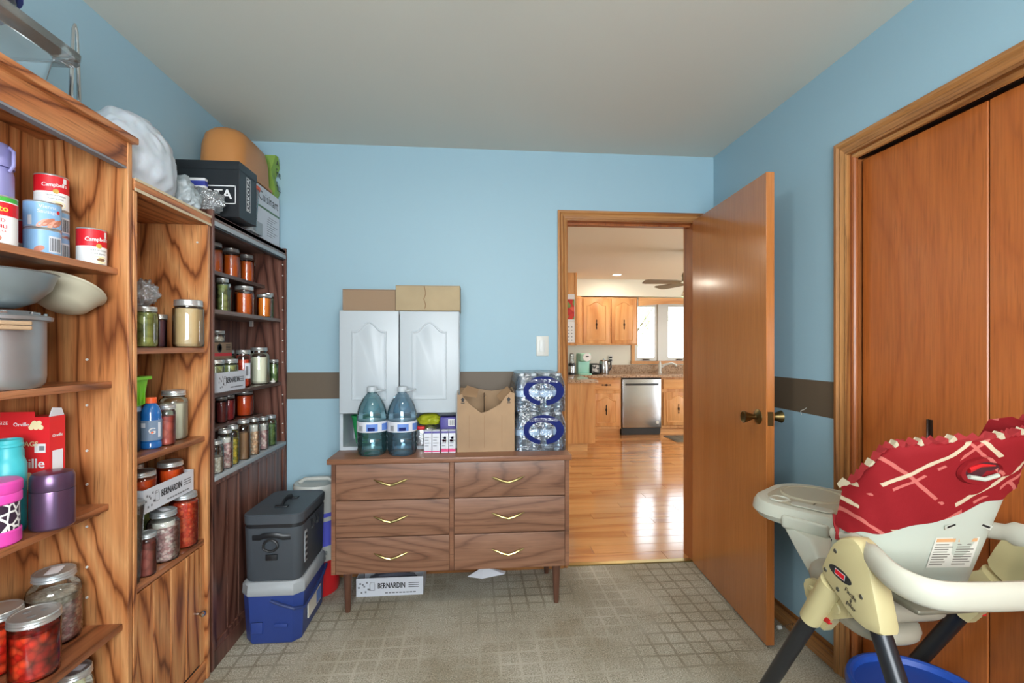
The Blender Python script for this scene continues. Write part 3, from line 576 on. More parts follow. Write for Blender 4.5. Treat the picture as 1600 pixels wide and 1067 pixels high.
# --- tall bookcase nearest the camera
A = thing('bookcase', 'tall walnut-brown bookcase nearest the camera holding cans and the big pot', 'bookcase')
AY0, AY1 = .62, 1.515
AZ = [1.527, 1.19, .826, .467, .16]; AFX = [-1.05, -1.066, -1.075, -1.036, -1.036]
MB().rbox(BXK, FX, AY1, AY1 + .019, 0, 1.905, .002, .002, 1).build('side_panel', 'shelf_wood', A); MB().rbox(BXK, FX, AY0 - .019, AY0, 0, 1.905, .002, .002, 1).build('side_panel', 'shelf_wood', A)
bx('back_panel', 'shelf_wood', A, BXK, BXK + .006, AY0, AY1, .05, 1.905)
MB().rbox(BXK, FX + .018, AY0 - .022, AY1 + .022, 1.905, 1.925, .003, .003, 2).build('top_board', 'shelf_wood_y', A); bx('fascia', 'shelf_wood_y', A, FX - .022, FX - .003, AY0, AY1, 1.832, 1.905); bx('fascia_lip', 'print_grey', A, FX - .026, FX - .004, AY0, AY1, 1.826, 1.832)
for z, f in zip(AZ, AFX): MB().rbox(BXK + .006, f, AY0, AY1, z - .019, z, .002, .002, 1).build('shelf', 'shelf_board', A)
bx('plinth', 'shelf_wood_y', A, FX - .06, FX - .042, AY0, AY1, 0, .14)
pins(A, -1.135, AY1, [1.255, 1.12, .985, .885, .76, .64, .55]); MB().lathe([(.012, -.0006), (.012, .0003)], (-1.11, AY1, .80), 14, 'Y').build('plug_cap', 'shelf_board', A)
# --- middle unit with lower door
B = thing('bookcase', 'brown wooden shelf unit with a planked cupboard door in the middle of the row', 'bookcase')
BY0, BY1 = 1.556, 1.947; BZ = [1.291, .947, .548]; BFX = [-1.032, -1.032, -1.034]
MB().rbox(BXK, FX, BY1, BY1 + .018, 0, 1.77, .002, .002, 1).build('side_panel', 'shelf_wood', B); MB().rbox(BXK, FX, BY0 - .018, BY0, 0, 1.77, .002, .002, 1).build('side_panel', 'shelf_wood', B); bx('back_panel', 'shelf_wood', B, BXK, BXK + .006, BY0, BY1, .05, 1.77)
MB().rbox(BXK, FX + .004, BY0 - .018, BY1 + .018, 1.77, 1.806, .002, .002, 1).build('top_board', 'shelf_wood_y', B)
bx('edge_strip', 'cream_edge', B, FX + .003, FX + .006, BY0 - .018, BY1 + .018, 1.80, 1.808); bx('edge_strip', 'cream_edge', B, FX + .003, FX + .006, BY0 - .018, BY1 + .018, 1.768, 1.777)
for z, f in zip(BZ, BFX): MB().rbox(BXK + .006, f, BY0, BY1, z - .02, z, .002, .002, 1).build('shelf', 'shelf_board', B)
dB = MB().box(FX - .03, FX - .022, BY0 + .004, BY1 - .03, .075, .525).build('cupboard_door', 'shelf_board', B)
for k in range(4):
    a = BY0 + .004 + k * .0893; MB().rbox(FX - .022, FX - .012, a + .0012, a + .0881, .078, .523, .003, .003, 1).build('plank', 'shelf_wood', dB)
MB().lathe([(.006, 0), (.005, .012), (.011, .02), (.012, .026), (.007, .031), (0, .032)], (FX - .012, BY1 - .055, .285), 16, 'X').build('knob', 'chrome', dB)
bx('stile', 'shelf_wood', B, FX - .03, FX - .012, BY1 - .028, BY1, .075, .525); bx('plinth', 'shelf_wood_y', B, FX - .024, FX - .006, BY0, BY1, 0, .07); bx('dark_reveal', 'black_plastic', B, FX - .028, FX - .014, BY0, BY1 - .03, .068, .075)
pins(B, -1.06, BY1, [.70, .44, 1.70])
# --- dark unit at the corner
Cc = thing('bookcase', 'dark reddish-brown shelf unit in the corner filled with preserve jars', 'bookcase')
CY0_, CY1_ = 2.003, 2.737
CZ = [1.635, 1.45, 1.101, .93]; CFX = [-1.135, -1.05, -1.05, -1.148]
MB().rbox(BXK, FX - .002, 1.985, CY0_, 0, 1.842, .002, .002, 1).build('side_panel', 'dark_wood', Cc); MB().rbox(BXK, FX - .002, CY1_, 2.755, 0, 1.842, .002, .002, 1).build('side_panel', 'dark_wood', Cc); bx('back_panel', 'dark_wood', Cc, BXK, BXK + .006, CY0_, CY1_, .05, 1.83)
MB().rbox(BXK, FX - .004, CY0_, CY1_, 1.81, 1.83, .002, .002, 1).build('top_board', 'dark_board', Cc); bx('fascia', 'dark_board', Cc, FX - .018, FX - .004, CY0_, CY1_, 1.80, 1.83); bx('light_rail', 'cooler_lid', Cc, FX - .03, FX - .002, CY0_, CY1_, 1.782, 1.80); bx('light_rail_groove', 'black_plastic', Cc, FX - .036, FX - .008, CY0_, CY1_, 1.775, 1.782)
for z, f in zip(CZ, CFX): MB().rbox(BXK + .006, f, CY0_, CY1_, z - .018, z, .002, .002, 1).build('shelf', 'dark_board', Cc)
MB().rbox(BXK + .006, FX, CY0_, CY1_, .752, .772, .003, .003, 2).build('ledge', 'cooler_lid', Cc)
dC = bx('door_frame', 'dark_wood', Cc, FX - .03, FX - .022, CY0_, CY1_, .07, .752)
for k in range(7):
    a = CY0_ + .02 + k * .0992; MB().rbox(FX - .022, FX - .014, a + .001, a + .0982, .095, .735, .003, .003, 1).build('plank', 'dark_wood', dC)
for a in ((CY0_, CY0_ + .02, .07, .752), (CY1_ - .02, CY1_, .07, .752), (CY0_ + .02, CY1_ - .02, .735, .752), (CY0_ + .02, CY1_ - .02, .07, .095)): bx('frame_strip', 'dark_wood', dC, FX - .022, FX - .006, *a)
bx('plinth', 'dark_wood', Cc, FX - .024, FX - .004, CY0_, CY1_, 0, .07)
pins(Cc, -1.04, CY1_, [1.75, 1.69, 1.57, 1.50, 1.39, 1.33, 1.27, 1.21, 1.03, .98, .87, .82]); 
for y in (2.2, 2.6): MB().rbox(-1.16, -1.14, y, y + .012, 1.40, 1.432, .003, .003, 1).build('bracket', 'lid_silver', Cc)

# ------------------------------------------------------------------ jars
def jar(x, y, z, r, h, cont, label, fill=.8, neck=.8, sh=.74, lid='lid_silver', lidh=.018, group=None, top=None, foam=None, tilt=0, glass='jar_glass', cat='jar', name='preserve_jar'):
    t = thing(name, label, cat, (x, y, z), random.random() * 6, group)
    rn = r * neck; zl = h - lidh
    prof = [(0, .0005), (r * .86, .0005), (r * .97, .004), (r, .012), (r, h * sh)]
    for k in range(1, 5):
        a = k / 4 * PI / 2; prof.append((rn + (r - rn) * math.cos(a), h * sh + (min(.03, (zl - h * sh) * .7)) * math.sin(a)))
    prof.append((rn, zl + .002))
    MB().lathe(prof, seg=22).build('glass', glass, t)
    ri = r * .95; zf = h * fill
    cp = [(0, .004), (ri * .85, .004), (ri, .014)]
    if zf <= h * sh: cp += [(ri, zf), (0, zf + .0005)]
    else:
        cp += [(ri, h * sh)]
        for k in range(1, 5):
            a = k / 4 * PI / 2; zz = h * sh + min(.03, (zl - h * sh) * .7) * math.sin(a)
            if zz < zf: cp.append(((rn + (r - rn) * math.cos(a)) * .95, zz))
        cp += [(min(cp[-1][0], rn * .95), max(zf, cp[-1][1] + .0005)), (0, max(zf, cp[-1][1] + .0005) + .0003)]
    MB().lathe(cp, seg=22).build('contents', cont, t)
    if foam:
        zf2 = zf + foam[1]; rf = ri if zf2 < h * sh else rn * .94
        MB().lathe([(rf * .98, zf), (rf, zf2), (0, zf2)], seg=22).build('headspace_layer', foam[0], t)
    if lid:
        rl = rn + .0035
        lo = MB().lathe([(rl - .001, zl), (rl + .001, zl + .002), (rl - .0005, zl + lidh * .35), (rl + .0006, zl + lidh * .5), (rl - .0005, zl + lidh * .65), (rl, zl + lidh * .9), (rl - .002, h), (rl * .86, h), (rl * .84, h - .0012), (0, h - .0012)], seg=26).build('lid', lid, t)
        if top == 'label': quad('lid_label', 'paper', lo, [(-rl * .6, -rl * .35, h), (rl * .6, -rl * .35, h), (rl * .6, rl * .3, h), (-rl * .6, rl * .3, h)])
        if top == 'marks':
            for q in range(3): MB().lathe([(.009, h - .001), (.008, h - .0005), (0, h - .0005)], (rl * .4 * math.cos(q * 2.1), rl * .4 * math.sin(q * 2.1), 0), 10).build('lid_mark', 'lid_zinc', lo)
    return t
GA, GB, GC = 'jars on the tall bookcase', 'jars on the middle shelf unit', 'jars on the dark corner unit'
z = AZ[3]
jar(-1.172, 1.448, z, .061, .196, 'beans_pink_big', 'large wide jar of pinkish beans with a paper label on its lid', .58, .72, .68, 'lid_zinc', .02, GA, 'label', ('crumbs', .018))
jar(-1.095, 1.296, z, .050, .158, 'pepper_red', 'squat jar of chopped red peppers at the front of the low shelf', .74, .95, .86, 'lid_silver', .02, GA, 'marks')
jar(-1.205, 1.322, z, .048, .158, 'pepper_red', 'jar of red peppers cut off by the left picture edge', .74, .95, .86, 'lid_silver', .02, GA)
jar(-1.21, 1.18, z, .045, .28, 'broth', 'tall pale jar behind the red pepper jars', .8, .9, .85, 'lid_silver', .02, GA)
jar(-1.105, 1.43, AZ[4], .042, .235, 'crumbs', 'jar with labelled lid on the lowest visible shelf', .7, .85, .75, 'lid_silver', .02, GA, 'label')
z = BZ[0]
jar(-1.13, 1.755, z, .040, .142, 'olives', 'jar of green olives with a crumpled bag on top', .86, .84, .8, 'lid_silver', .018, GB)
jar(-1.15, 1.862, z, .026, .122, 'grape', 'small jar of dark grape jelly between olives and beige jar', .82, .93, .86, 'lid_silver', .018, GB)
jar(-1.062, 1.892, z, .051, .178, 'broth', 'big jar of beige broth on the eye-level shelf', .82, .84, .8, 'lid_silver', .024, GB)
z = BZ[1]
jar(-1.072, 1.782, z, .0255, .142, 'meat', 'narrow jar of reddish meat beside the blue drink', .72, .86, .78, 'lid_silver', .016, GB)
jar(-1.115, 1.893, z, .046, .184, 'milk', 'tall jar of white powder behind the meat jar', .74, .76, .76, 'lid_silver', .02, GB)
jar(-1.235, 1.80, z, .024, .18, 'green_liquid', 'dim jar with grey lid below the green basket', .8, .9, .8, 'lid_zinc', .016, GB)
z = BZ[2]
jar(-1.056, 1.652, z, .026, .14, 'meat_dark', 'narrow jar of dark red meat next to the ribbed glass', .78, .86, .8, 'lid_zinc', .016, GB)
jar(-1.078, 1.772, z, .049, .173, 'beans_pink', 'jar of pale pink beans with a labelled lid', .68, .74, .72, 'lid_zinc', .02, GB, 'label', ('flour', .018))
jar(-1.075, 1.888, z, .047, .1975, 'salsa', 'tall jar of red salsa under the carton', .84, .8, .82, 'lid_zinc', .018, GB)
jar(-1.21, 1.72, z, .045, .1975, 'pickles', 'shaded jar of pickles under the carton, left one', .8, .85, .8, 'lid_silver', .018, GB)
jar(-1.21, 1.86, z, .045, .1975, 'pickles', 'shaded jar of pickles under the carton, right one', .8, .85, .8, 'lid_silver', .018, GB)
# carton of jars riding on top of those jars
def tray_carton(label, x0, x1, y0, y1, z0, hgt, text_face, group='printed jar cartons'):
    t = thing('jar_carton', label, 'carton', ((x0 + x1) / 2, (y0 + y1) / 2, z0), 0, group); a, b = (x1 - x0) / 2, (y1 - y0) / 2
    bx('base', 'carton_white', t, -a, a, -b, b, 0, .003)
    bx('front_wall', 'carton_white', t, a - .003, a, -b, b, .003, hgt); bx('back_wall', 'carton_white', t, -a, -a + .003, -b, b, .003, hgt); bx('side_wall', 'carton_white', t, -a + .003, a - .003, -b, -b + .003, .003, hgt); bx('side_wall', 'carton_white', t, -a + .003, a - .003, b - .003, b, .003, hgt)
    if text_face == 'X': org, rt, L = (a + .0006, 0, hgt * .55), (0, 1, 0), b
    else: org, rt, L = (0, -b - .0006, hgt * .55), (1, 0, 0), a
    R = Vector(rt); O = Vector(org); up = Vector((0, 0, 1))
    text_flat('BERNARDIN', hgt * .44, O + R * (L * .05), rt, (0, 0, 1), 'print_black', t, xs=.62, bold=1)
    for k in range(3): text_q(t, O + R * (L * .72) + up * (hgt * (.12 - .11 * k)), R, L * .32, hgt * .05)
    for k in range(9): text_q(t, O + R * (-L * .1 + k * L * .105) + up * (-hgt * .38), R, L * .08, hgt * .07)
    for k in range(9):
        c = O + R * (L * (-.92 + .04 * k)) + up * (hgt * (.28 * math.sin(k * 2.3) - .05)); text_q(t, c, R, L * .05, hgt * .10)
    # line drawing of a jar
    c = O + R * (-L * .52); s = hgt * .22
    for p, q in (((-.6, -1), (.6, -1)), ((-.6, -1), (-.6, .6)), ((.6, -1), (.6, .6)), ((-.6, .6), (.6, .6)), ((-.45, 1), (.45, 1)), ((-.45, .6), (-.45, 1)), ((.45, .6), (.45, 1))):
        P, Q = c + R * (p[0] * s) + up * (p[1] * s), c + R * (q[0] * s) + up * (q[1] * s); d = (Q - P).normalized(); n = (up if abs(d.z) < .5 else R) * (hgt * .012)
        quad('jar_drawing', 'print_grey', t, [tuple(P - n), tuple(Q - n), tuple(Q + n), tuple(P + n)])
    return t
def text_q(t, c, R, w, h):
    up = Vector((0, 0, 1)); quad('print_mark', 'print_grey', t, [tuple(c - R * w / 2 - up * h / 2), tuple(c + R * w / 2 - up * h / 2), tuple(c + R * w / 2 + up * h / 2), tuple(c - R * w / 2 + up * h / 2)])
z = BZ[2] + .198
tray_carton('white printed jar carton riding on jars in the middle unit', -1.255, -1.062, 1.645, 1.925, z, .078, 'X')
for x, y, r, h, lb in ((-1.112, 1.712, .043, .125, 'orange preserve jar at the left of the middle carton'), (-1.115, 1.872, .043, .12, 'orange preserve jar at the right of the middle carton'), (-1.205, 1.80, .04, .128, 'orange preserve jar at the back of the middle carton')):
    jar(x, y, z + .0035, r, h, 'orange_puree', lb, .76, .86, .76, 'lid_silver', .018, 'orange jars in the middle carton')
# ribbed tall glass
rg = thing('ribbed_tumbler', 'tall ribbed clear plastic tumbler beside the bookcase edge', 'tumbler', (-1.07, 1.594, BZ[2])); m = MB(); rings = []
for zz, rr in ((0, .026), (.01, .027), (.235, .036), (.25, .037)): rings.append([(rr * (1 + (.03 if j % 2 else 0)) * math.cos(2 * PI * j / 40), rr * (1 + (.03 if j % 2 else 0)) * math.sin(2 * PI * j / 40), zz) for j in range(40)])
m.loft(rings, True, False).build('body', 'glass_ribbed', rg); MB().lathe([(.0375, .246), (.038, .256), (.034, .258), (0, .256)], seg=24).build('lid', 'lid_zinc', rg)
# blue sports drink
bd = thing('drink_bottle', 'blue sports drink bottle with orange cap on the middle unit', 'bottle', (-1.09, 1.725, BZ[1]), 0)
MB().lathe([(0, .001), (.026, .001), (.031, .006), (.031, .02), (.029, .024), (.031, .028), (.031, .10), (.029, .106), (.030, .115), (.026, .135), (.018, .15), (.014, .153), (.014, .158)], seg=24).build('bottle_body', 'blue_liquid', bd); MB().lathe([(.0165, .155), (.0165, .172), (.015, .174), (0, .174)], seg=20).build('cap', 'orange_cap', bd); MB().lathe([(.0316, .03), (.0316, .098)], seg=24).build('label_sleeve', 'can_blue', bd)
plain('sleeve_grey', (120, 140, 164), .4); bpy.data.objects['label_sleeve'].data.materials[0] = M['sleeve_grey']
text_wrap('G', .03, (0, 0, 0), .0322, -.9, .062, 'print_white', bd, 'logo_letter', bold=1); wrap_blob((0, 0, 0), .0326, -.9, .058, .004, .003, .4, 'orange_cap', bd, 'logo_bolt'); wrap_patch((0, 0, 0), .032, -.35, -.05, .04, .09, 'carton_white', bd, 'label_panel'); wrap_patch((0, 0, 0), .032, -2.0, -1.5, .075, .09, 'carton_white', bd, 'label_panel')
# green basket and dark tub in the shade
gb = thing('green_basket', 'lime green plastic basket behind the bookcase edge', 'basket', (-1.15, 1.66, BZ[1] + .15)); m = MB(); m.loft([rrect(-.05, .05, -.05, .05, .012, 0), rrect(-.06, .06, -.06, .06, .014, .085), rrect(-.068, .068, -.068, .068, .014, .087), rrect(-.068, .068, -.068, .068, .014, .097), rrect(-.055, .055, -.055, .055, .012, .097), rrect(-.047, .047, -.047, .047, .012, .006)], True, True).build('tub', 'green_plastic', gb)
for k in range(5): bx('rib', 'green_plastic', gb, .054, .058, -.045 + k * .02, -.04 + k * .02, .005, .08)
dt = thing('dark_canister', 'dark round canister under the green basket', 'canister', (-1.15, 1.66, BZ[1])); MB().lathe([(0, 0), (.056, 0), (.058, .004), (.058, .135)], seg=24).build('body', 'black_plastic', dt); MB().lathe([(.06, .133), (.06, .148), (.056, .15), (0, .15)], seg=24).build('lid', 'lid_zinc', dt)
# crumpled bag over the olive jar
def crumple(name, label, cat, loc, dims, mat, seed, amp=.25, freq=2.2, sub=4, group=None, flatz=.0, part=None, sharpn=False):
    bm = bmesh.new(); bmesh.ops.create_icosphere(bm, subdivisions=sub, radius=1.0); o = Vector((seed * 3.1, seed * 1.7, seed * .9))
    for v in bm.verts:
        d = v.co.normalized(); n = noise.noise(d * freq + o) * amp; n += (abs(noise.noise(d * freq * 2.7 + o)) * 2 - .5) * amp * .45
        if sharpn: n -= abs(noise.noise(Vector((d.x * 7, d.y * 7, d.z * 1.2)) + o)) * amp * .5
        p = d * (1 + n); v.co = Vector((p.x * dims[0], p.y * dims[1], max(p.z, -1 + flatz) * dims[2]))
    zmin = min(v.co.z for v in bm.verts)
    for v in bm.verts: v.co.z -= zmin
    me = bpy.data.meshes.new(name); bm.to_mesh(me); bm.free()
    for p in me.polygons: p.use_smooth = True
    o = link(name, me, mat); o.location = loc; tag(o, label, cat, group); return o
crumple('plastic_bag', 'crumpled clear plastic bag on the olive jar', 'bag', (-1.13, 1.755, BZ[0] + .143), (.035, .038, .045), 'clear_bag', 2, .5, 2.5, 4)

# --- corner unit jars
z = CZ[0]
jar(-1.19, 2.478, z, .041, .145, 'honey', 'large amber jar on the top shelf of the corner unit, left one', .76, .8, .76, 'lid_silver', .018, GC)
jar(-1.185, 2.632, z, .036, .145, 'honey', 'amber jar on the top shelf of the corner unit, right one', .74, .78, .74, 'lid_silver', .02, GC)
jar(-1.19, 2.70, z, .018, .118, 'dark_jam', 'slim dark jam jar at the end of the top shelf', .85, .85, .85, 'lid_silver', .015, GC)
jar(-1.20, 2.34, z, .036, .145, 'honey', 'amber jar of the top shelf nearest the side panel', .76, .8, .76, 'lid_silver', .018, GC)
z = CZ[1]
jar(-1.115, 2.245, z, .026, .152, 'pickles', 'tall jar of green pickles at the left of the second shelf', .8, .8, .8, 'lid_silver', .018, GC)
jar(-1.16, 2.36, z, .025, .142, 'green_liquid', 'tall greenish jar just right of the pickles', .8, .8, .8, 'lid_silver', .018, GC)
jar(-1.13, 2.484, z, .044, .146, 'honey', 'wide amber jar in the middle of the second shelf', .74, .86, .76, 'lid_silver', .02, GC)
jar(-1.18, 2.60, z, .024, .135, 'berry', 'dark red jar half hidden behind the wide amber jar', .78, .85, .8, 'lid_silver', .016, GC)
jar(-1.088, 2.615, z, .035, .118, 'honey_light', 'small bright orange jar at the right of the second shelf', .84, .93, .88, 'lid_silver', .014, GC)
jar(-1.105, 2.705, z, .027, .138, 'herbs', 'jar of dried herbs behind the small orange jar', .78, .88, .8, 'lid_silver', .02, GC)
z = CZ[2]
tray_carton('white printed jar carton standing on the corner unit shelf', -1.25, -1.062, 2.10, 2.345, z, .083, 'X')
for x, y, lb in ((-1.108, 2.29, 'open-topped jar of pickles in the corner carton, right front'), (-1.108, 2.17, 'jar of pickles in the corner carton, left front'), (-1.20, 2.29, 'jar of pickles in the corner carton, right back'), (-1.20, 2.17, 'jar of pickles in the corner carton, left back')): jar(x, y, z + .0035, .037, .134, 'pickles', lb, .8, .86, .76, 'lid_silver', .018, 'pickle jars in the corner carton')
kb = thing('print_box', 'small brown cardboard box with red print on the corner pickle jars', 'box', (-1.185, 2.25, z + .1378)); bx('carton', 'cardboard_brown', kb, -.06, .06, -.1, .1, 0, .075, .001); bx('red_band', 'print_red', kb, .0603, .0608, -.098, .098, .014, .028); MB().lathe([(.02, .0604), (.02, .0608), (.012, .0608), (.012, .0604)], (0, -.01, .05), 20, 'X').build('print_ring', 'print_black', kb)
for k in range(4): quad('print_mark', 'print_black', kb, [(.0606, .045, .042 + k * .007), (.0606, .085, .042 + k * .007), (.0606, .085, .045 + k * .007), (.0606, .045, .045 + k * .007)])
jar(-1.165, 2.30, z + .2130, .03, .055, 'crumbs', 'low glass jar standing on the brown printed box', .5, .9, .6, 'lid_silver', .016, GC)
r_ = jar(-1.105, 2.42, z, .034, .178, 'salsa', 'red salsa jar with a paper label beside the carton', .74, .82, .78, 'lid_silver', .018, GC); r_.rotation_euler.z = 0; wrap_patch((0, 0, 0), .0348, -1.0, -.1, .04, .115, 'carton_white', r_, 'paper_label'); wrap_patch((0, 0, 0), .0352, -.85, -.5, .055, .1, 'print_grey', r_, 'label_print')
jar(-1.215, 2.50, z, .03, .178, 'pickles', 'shaded jar behind the white milk jar', .8, .86, .78, 'lid_silver', .018, GC)
jar(-1.108, 2.60, z, .050, .19, 'milk', 'big jar of creamy white liquid on the third shelf', .74, .72, .76, 'lid_silver', .018, GC)
jar(-1.075, 2.702, z, .024, .125, 'herbs', 'small green herb jar at the far end of the third shelf', .8, .84, .8, 'lid_silver', .016, GC)
gl = thing('garlic_bulb', 'white garlic bulb at the end of the third shelf', 'garlic', (-1.06, 2.655, z)); MB().lathe([(0, 0), (.008, 0), (.013, .006), (.012, .011), (.004, .017), (.002, .024)], seg=14).build('bulb', 'flour', gl)
z = CZ[3]
jar(-1.195, 2.395, z, .026, .125, 'dark_jam', 'dark red jam jar at the left of the shallow shelf', .8, .85, .8, 'lid_silver', .016, GC)
jar(-1.205, 2.485, z, .028, .125, 'berry', 'bright red berry jar in the middle of the shallow shelf', .8, .82, .8, 'lid_silver', .016, GC)
jar(-1.203, 2.645, z, .045, .128, 'orange_puree', 'wide orange jar at the right of the shallow shelf', .84, .84, .82, 'lid_silver', .016, GC)
z = .772
for x, y, r, h, c, fo, lb, f, lid in ((-1.055, 2.07, .030, .135, 'crumbs', None, 'clear jar at the left end of the ledge', .5, 'lid_silver'), (-1.056, 2.148, .030, .168, 'beans_pink', ('flour', .02), 'ledge jar of pink beans, second from the left', .66, 'lid_silver'), (-1.06, 2.222, .025, .172, 'beans_yellow', None, 'ledge jar of yellow and green split peas', .66, 'lid_silver'),
        (-1.055, 2.312, .029, .184, 'spice', None, 'ledge jar of brown ground spice', .68, 'lid_silver'), (-1.055, 2.415, .028, .176, 'beans_tan', ('flour', .03), 'ledge jar of tan lentils', .64, 'lid_silver'), (-1.058, 2.528, .026, .165, 'beans_pink', ('flour', .03), 'ledge jar of pink beans, second from the right', .6, 'lid_silver'), (-1.06, 2.630, .027, .16, 'herbs', None, 'ledge jar of green herbs at the right end', .72, 'lid_zinc')):
    jar(x, y, z, r, h, c, lb, f, .72, .76, lid, .016, 'jars along the ledge of the corner unit', None, fo)

# ------------------------------------------------------------------ bookcase contents: cans
def can(x, y, z, r, h, label, top_col=None, body='can_white', split=.5, kind='soup', face=-.75, parts=True, group='tin cans on the tall bookcase'):
    t = thing('tin_can', label, 'can', (x, y, z), 0, group)
    MB().lathe([(0, .001), (r * .9, .001), (r, .0), (r + .001, .002), (r, .004), (r, h - .004), (r + .001, h - .002), (r, h), (r - .002, h - .001), (r - .003, h - .004), (0, h - .004)], seg=28).build('tin', 'lid_silver', t)
    rl = r + .0006
    MB().lathe([(rl, .004), (rl, h * split if top_col else h - .004)], seg=36).build('label', body, t)
    if top_col: MB().lathe([(rl, h * split), (rl, h - .004)], seg=36).build('label_band', top_col, t)
    rp = rl + .0004; o = (0, 0, 0)
    if kind == 'soup':
        text_wrap("Campbell's", h * .155, o, rp, face + .55, h * .70, 'print_white', t, slope=.06, xs=.86, bold=1); wrap_blob(o, rp + .0002, face + .6, h * .52, h * .07, h * .065, 0, 'gold', t, 'medal')
        text_wrap('CREAM OF CHICKEN', h * .062, o, rp, face + .62, h * .40, 'print_black', t, xs=.8); text_wrap('Crème de poulet', h * .062, o, rp, face + .62, h * .31, 'print_black', t, xs=.8)
        wrap_blob(o, rp, face + .7, h * .15, h * .20, h * .10, 0, 'popcorn_cream', t, 'picture'); wrap_blob(o, rp + .0003, face + .75, h * .15, h * .11, h * .045, 0, 'spice', t, 'bowl_picture')
        wrap_patch(o, rp, face + 1.05, face + 1.3, h * .78, h * .93, 'print_white', t, 'nutrition_symbol'); wrap_patch(o, rp + .0002, face - .9, face - .1, .006, h * .45, 'print_white', t, 'label_panel')
    if kind == 'vienna':
        text_wrap('Vienna', h * .19, o, rp, face + .35, h * .80, 'print_white', t, xs=1.0); text_wrap('Sausage', h * .19, o, rp, face + .35, h * .62, 'print_white', t, xs=1.0)
        for k in range(4): wrap_blob(o, rp + .0002 * k, face + .1 + .28 * k, h * (.2 + .04 * (k % 2)), h * .24, h * .09, .7, 'sausage' if k % 2 else 'sausage_light', t, 'sausage_picture')
        wrap_blob(o, rp, face + 1.0, h * .66, h * .07, h * .07, 0, 'print_red', t, 'leaf_mark'); wrap_patch(o, rp, face - .75, face - .5, h * .1, h * .45, 'carton_white', t, 'nutrition_symbol')
    if kind == 'back':
        wrap_patch(o, rp, face + .4, face + 1.3, h * .15, h * .75, 'carton_white', t, 'text_panel')
        for k in range(9): wrap_patch(o, rp + .0003, face + .47 + k * .085, face + .5 + k * .085 + .02 * (k % 2), h * .2, h * .68, 'print_black', t, 'barcode_bar', 2)
        wrap_blob(o, rp, face - .1, h * .25, h * .16, h * .1, .5, 'sausage', t, 'sausage_picture')
    if kind == 'chili':
        wrap_patch(o, rp, -3, 3, h * .60, h * .86, 'print_red', t, 'red_band', 24); text_wrap('cto', h * .17, o, rp + .0004, face + .28, h * .73, 'print_yellow', t, bold=1); text_wrap('RED', h * .10, o, rp + .0004, face + .2, h * .50, 'print_red', t, bold=1); text_wrap('CHILI', h * .10, o, rp + .0004, face + .2, h * .38, 'print_red', t, bold=1); text_wrap('SAUCE', h * .06, o, rp + .0004, face + .25, h * .29, 'print_red', t)
        wrap_blob(o, rp, face - .1, h * .14, h * .2, h * .14, 0, 'print_white', t, 'bowl'); wrap_blob(o, rp + .0003, face - .1, h * .15, h * .14, h * .09, 0, 'sausage', t, 'bowl_picture')
    return t
z = AZ[0]; VH = .070; VR = .036
can(-1.115, 1.217, z, .038, .118, 'red chili sauce can with a green lid band at the left picture edge', 'chili_green', 'can_white', .88, 'chili', -.85)
can(-1.117, 1.345, z, VR, VH, 'lower blue sausage can of the front pair', None, 'can_blue', 1, 'back', -.95); can(-1.117, 1.345, z + VH + .0005, VR, VH, 'upper blue Vienna sausage can of the front pair', None, 'can_blue', 1, 'vienna', -.95)
can(-1.16, 1.425, z, VR, VH, 'bottom blue can under the stacked red soup can', None, 'can_blue', 1, 'back', -.8); can(-1.16, 1.425, z + VH + .0005, VR, VH, 'middle blue can under the stacked red soup can', None, 'can_blue', 1, 'back', -.8); can(-1.16, 1.425, z + 2 * VH + .001, .0355, .096, 'red and white soup can on top of two blue cans', 'print_red', 'can_white', .5, 'soup', -1.25)
can(-1.092, 1.473, z, .0335, .104, 'red and white soup can standing alone at the shelf end', 'print_red', 'can_white', .5, 'soup', -1.05)
can(-1.225, 1.376, z, .034, .104, 'red and white can in the shade behind the blue cans', 'print_red', 'can_white', .4, 'none')
th = thing('lilac_flask', 'lilac insulated flask on the can shelf at the left edge', 'flask', (-1.20, 1.297, z)); MB().lathe([(0, 0), (.042, 0), (.044, .004), (.044, .20), (.04, .215)], seg=28).build('body', 'lilac', th); MB().lathe([(.045, .216), (.045, .26), (.036, .275), (0, .275)], seg=28).build('cap', 'lilac', th); MB().tube([(.046, .0, .205), (.056, 0, .22), (.056, 0, .255), (.046, 0, .265)], .004, 8).build('carry_loop', 'lilac', th)
# big aluminium pot with dishes on top
z = AZ[1]
pt = thing('stock_pot', 'big dented aluminium stock pot with wooden handle', 'pot', (-1.163, 1.245, z)); PR = .108
MB().lathe([(0, .001), (PR * .9, .001), (PR * .98, .012), (PR, .03), (PR, .165), (PR + .003, .168)], seg=40).build('pot_body', 'aluminium', pt)
ld_ = MB().lathe([(PR + .004, .166), (PR + .012, .168), (PR + .013, .176), (PR + .004, .180), (PR - .01, .182), (PR - .02, .190), (0, .194)], seg=40).build('pot_lid', 'aluminium', pt)
for a in (.1, .8, -.6, 1.6, 2.6, 3.6): MB().rbox(-.014, .014, -.004, .004, .18, .187, .002, .002, 1).build('clamp_lug', 'steel', ld_); 
for k, o in enumerate([c for c in ld_.children]): a = (.1, .8, -.6, 1.6, 2.6, 3.6)[k]; o.location = ((PR - .004) * math.cos(a), (PR - .004) * math.sin(a), 0); o.rotation_euler = (0, 0, a + PI / 2)
h = MB(); h.rbox(-.052, .052, -.011, .011, .142, .152, .006, .003, 3); h.rbox(-.052, .052, -.011, .011, .153, .163, .006, .003, 3); ho = h.build('handle', 'cardboard', pt); ho.location = ((PR + .012) * math.cos(-.62), (PR + .012) * math.sin(-.62), 0); ho.rotation_euler = (0, 0, -.62 + PI / 2)
z2 = z + .1945
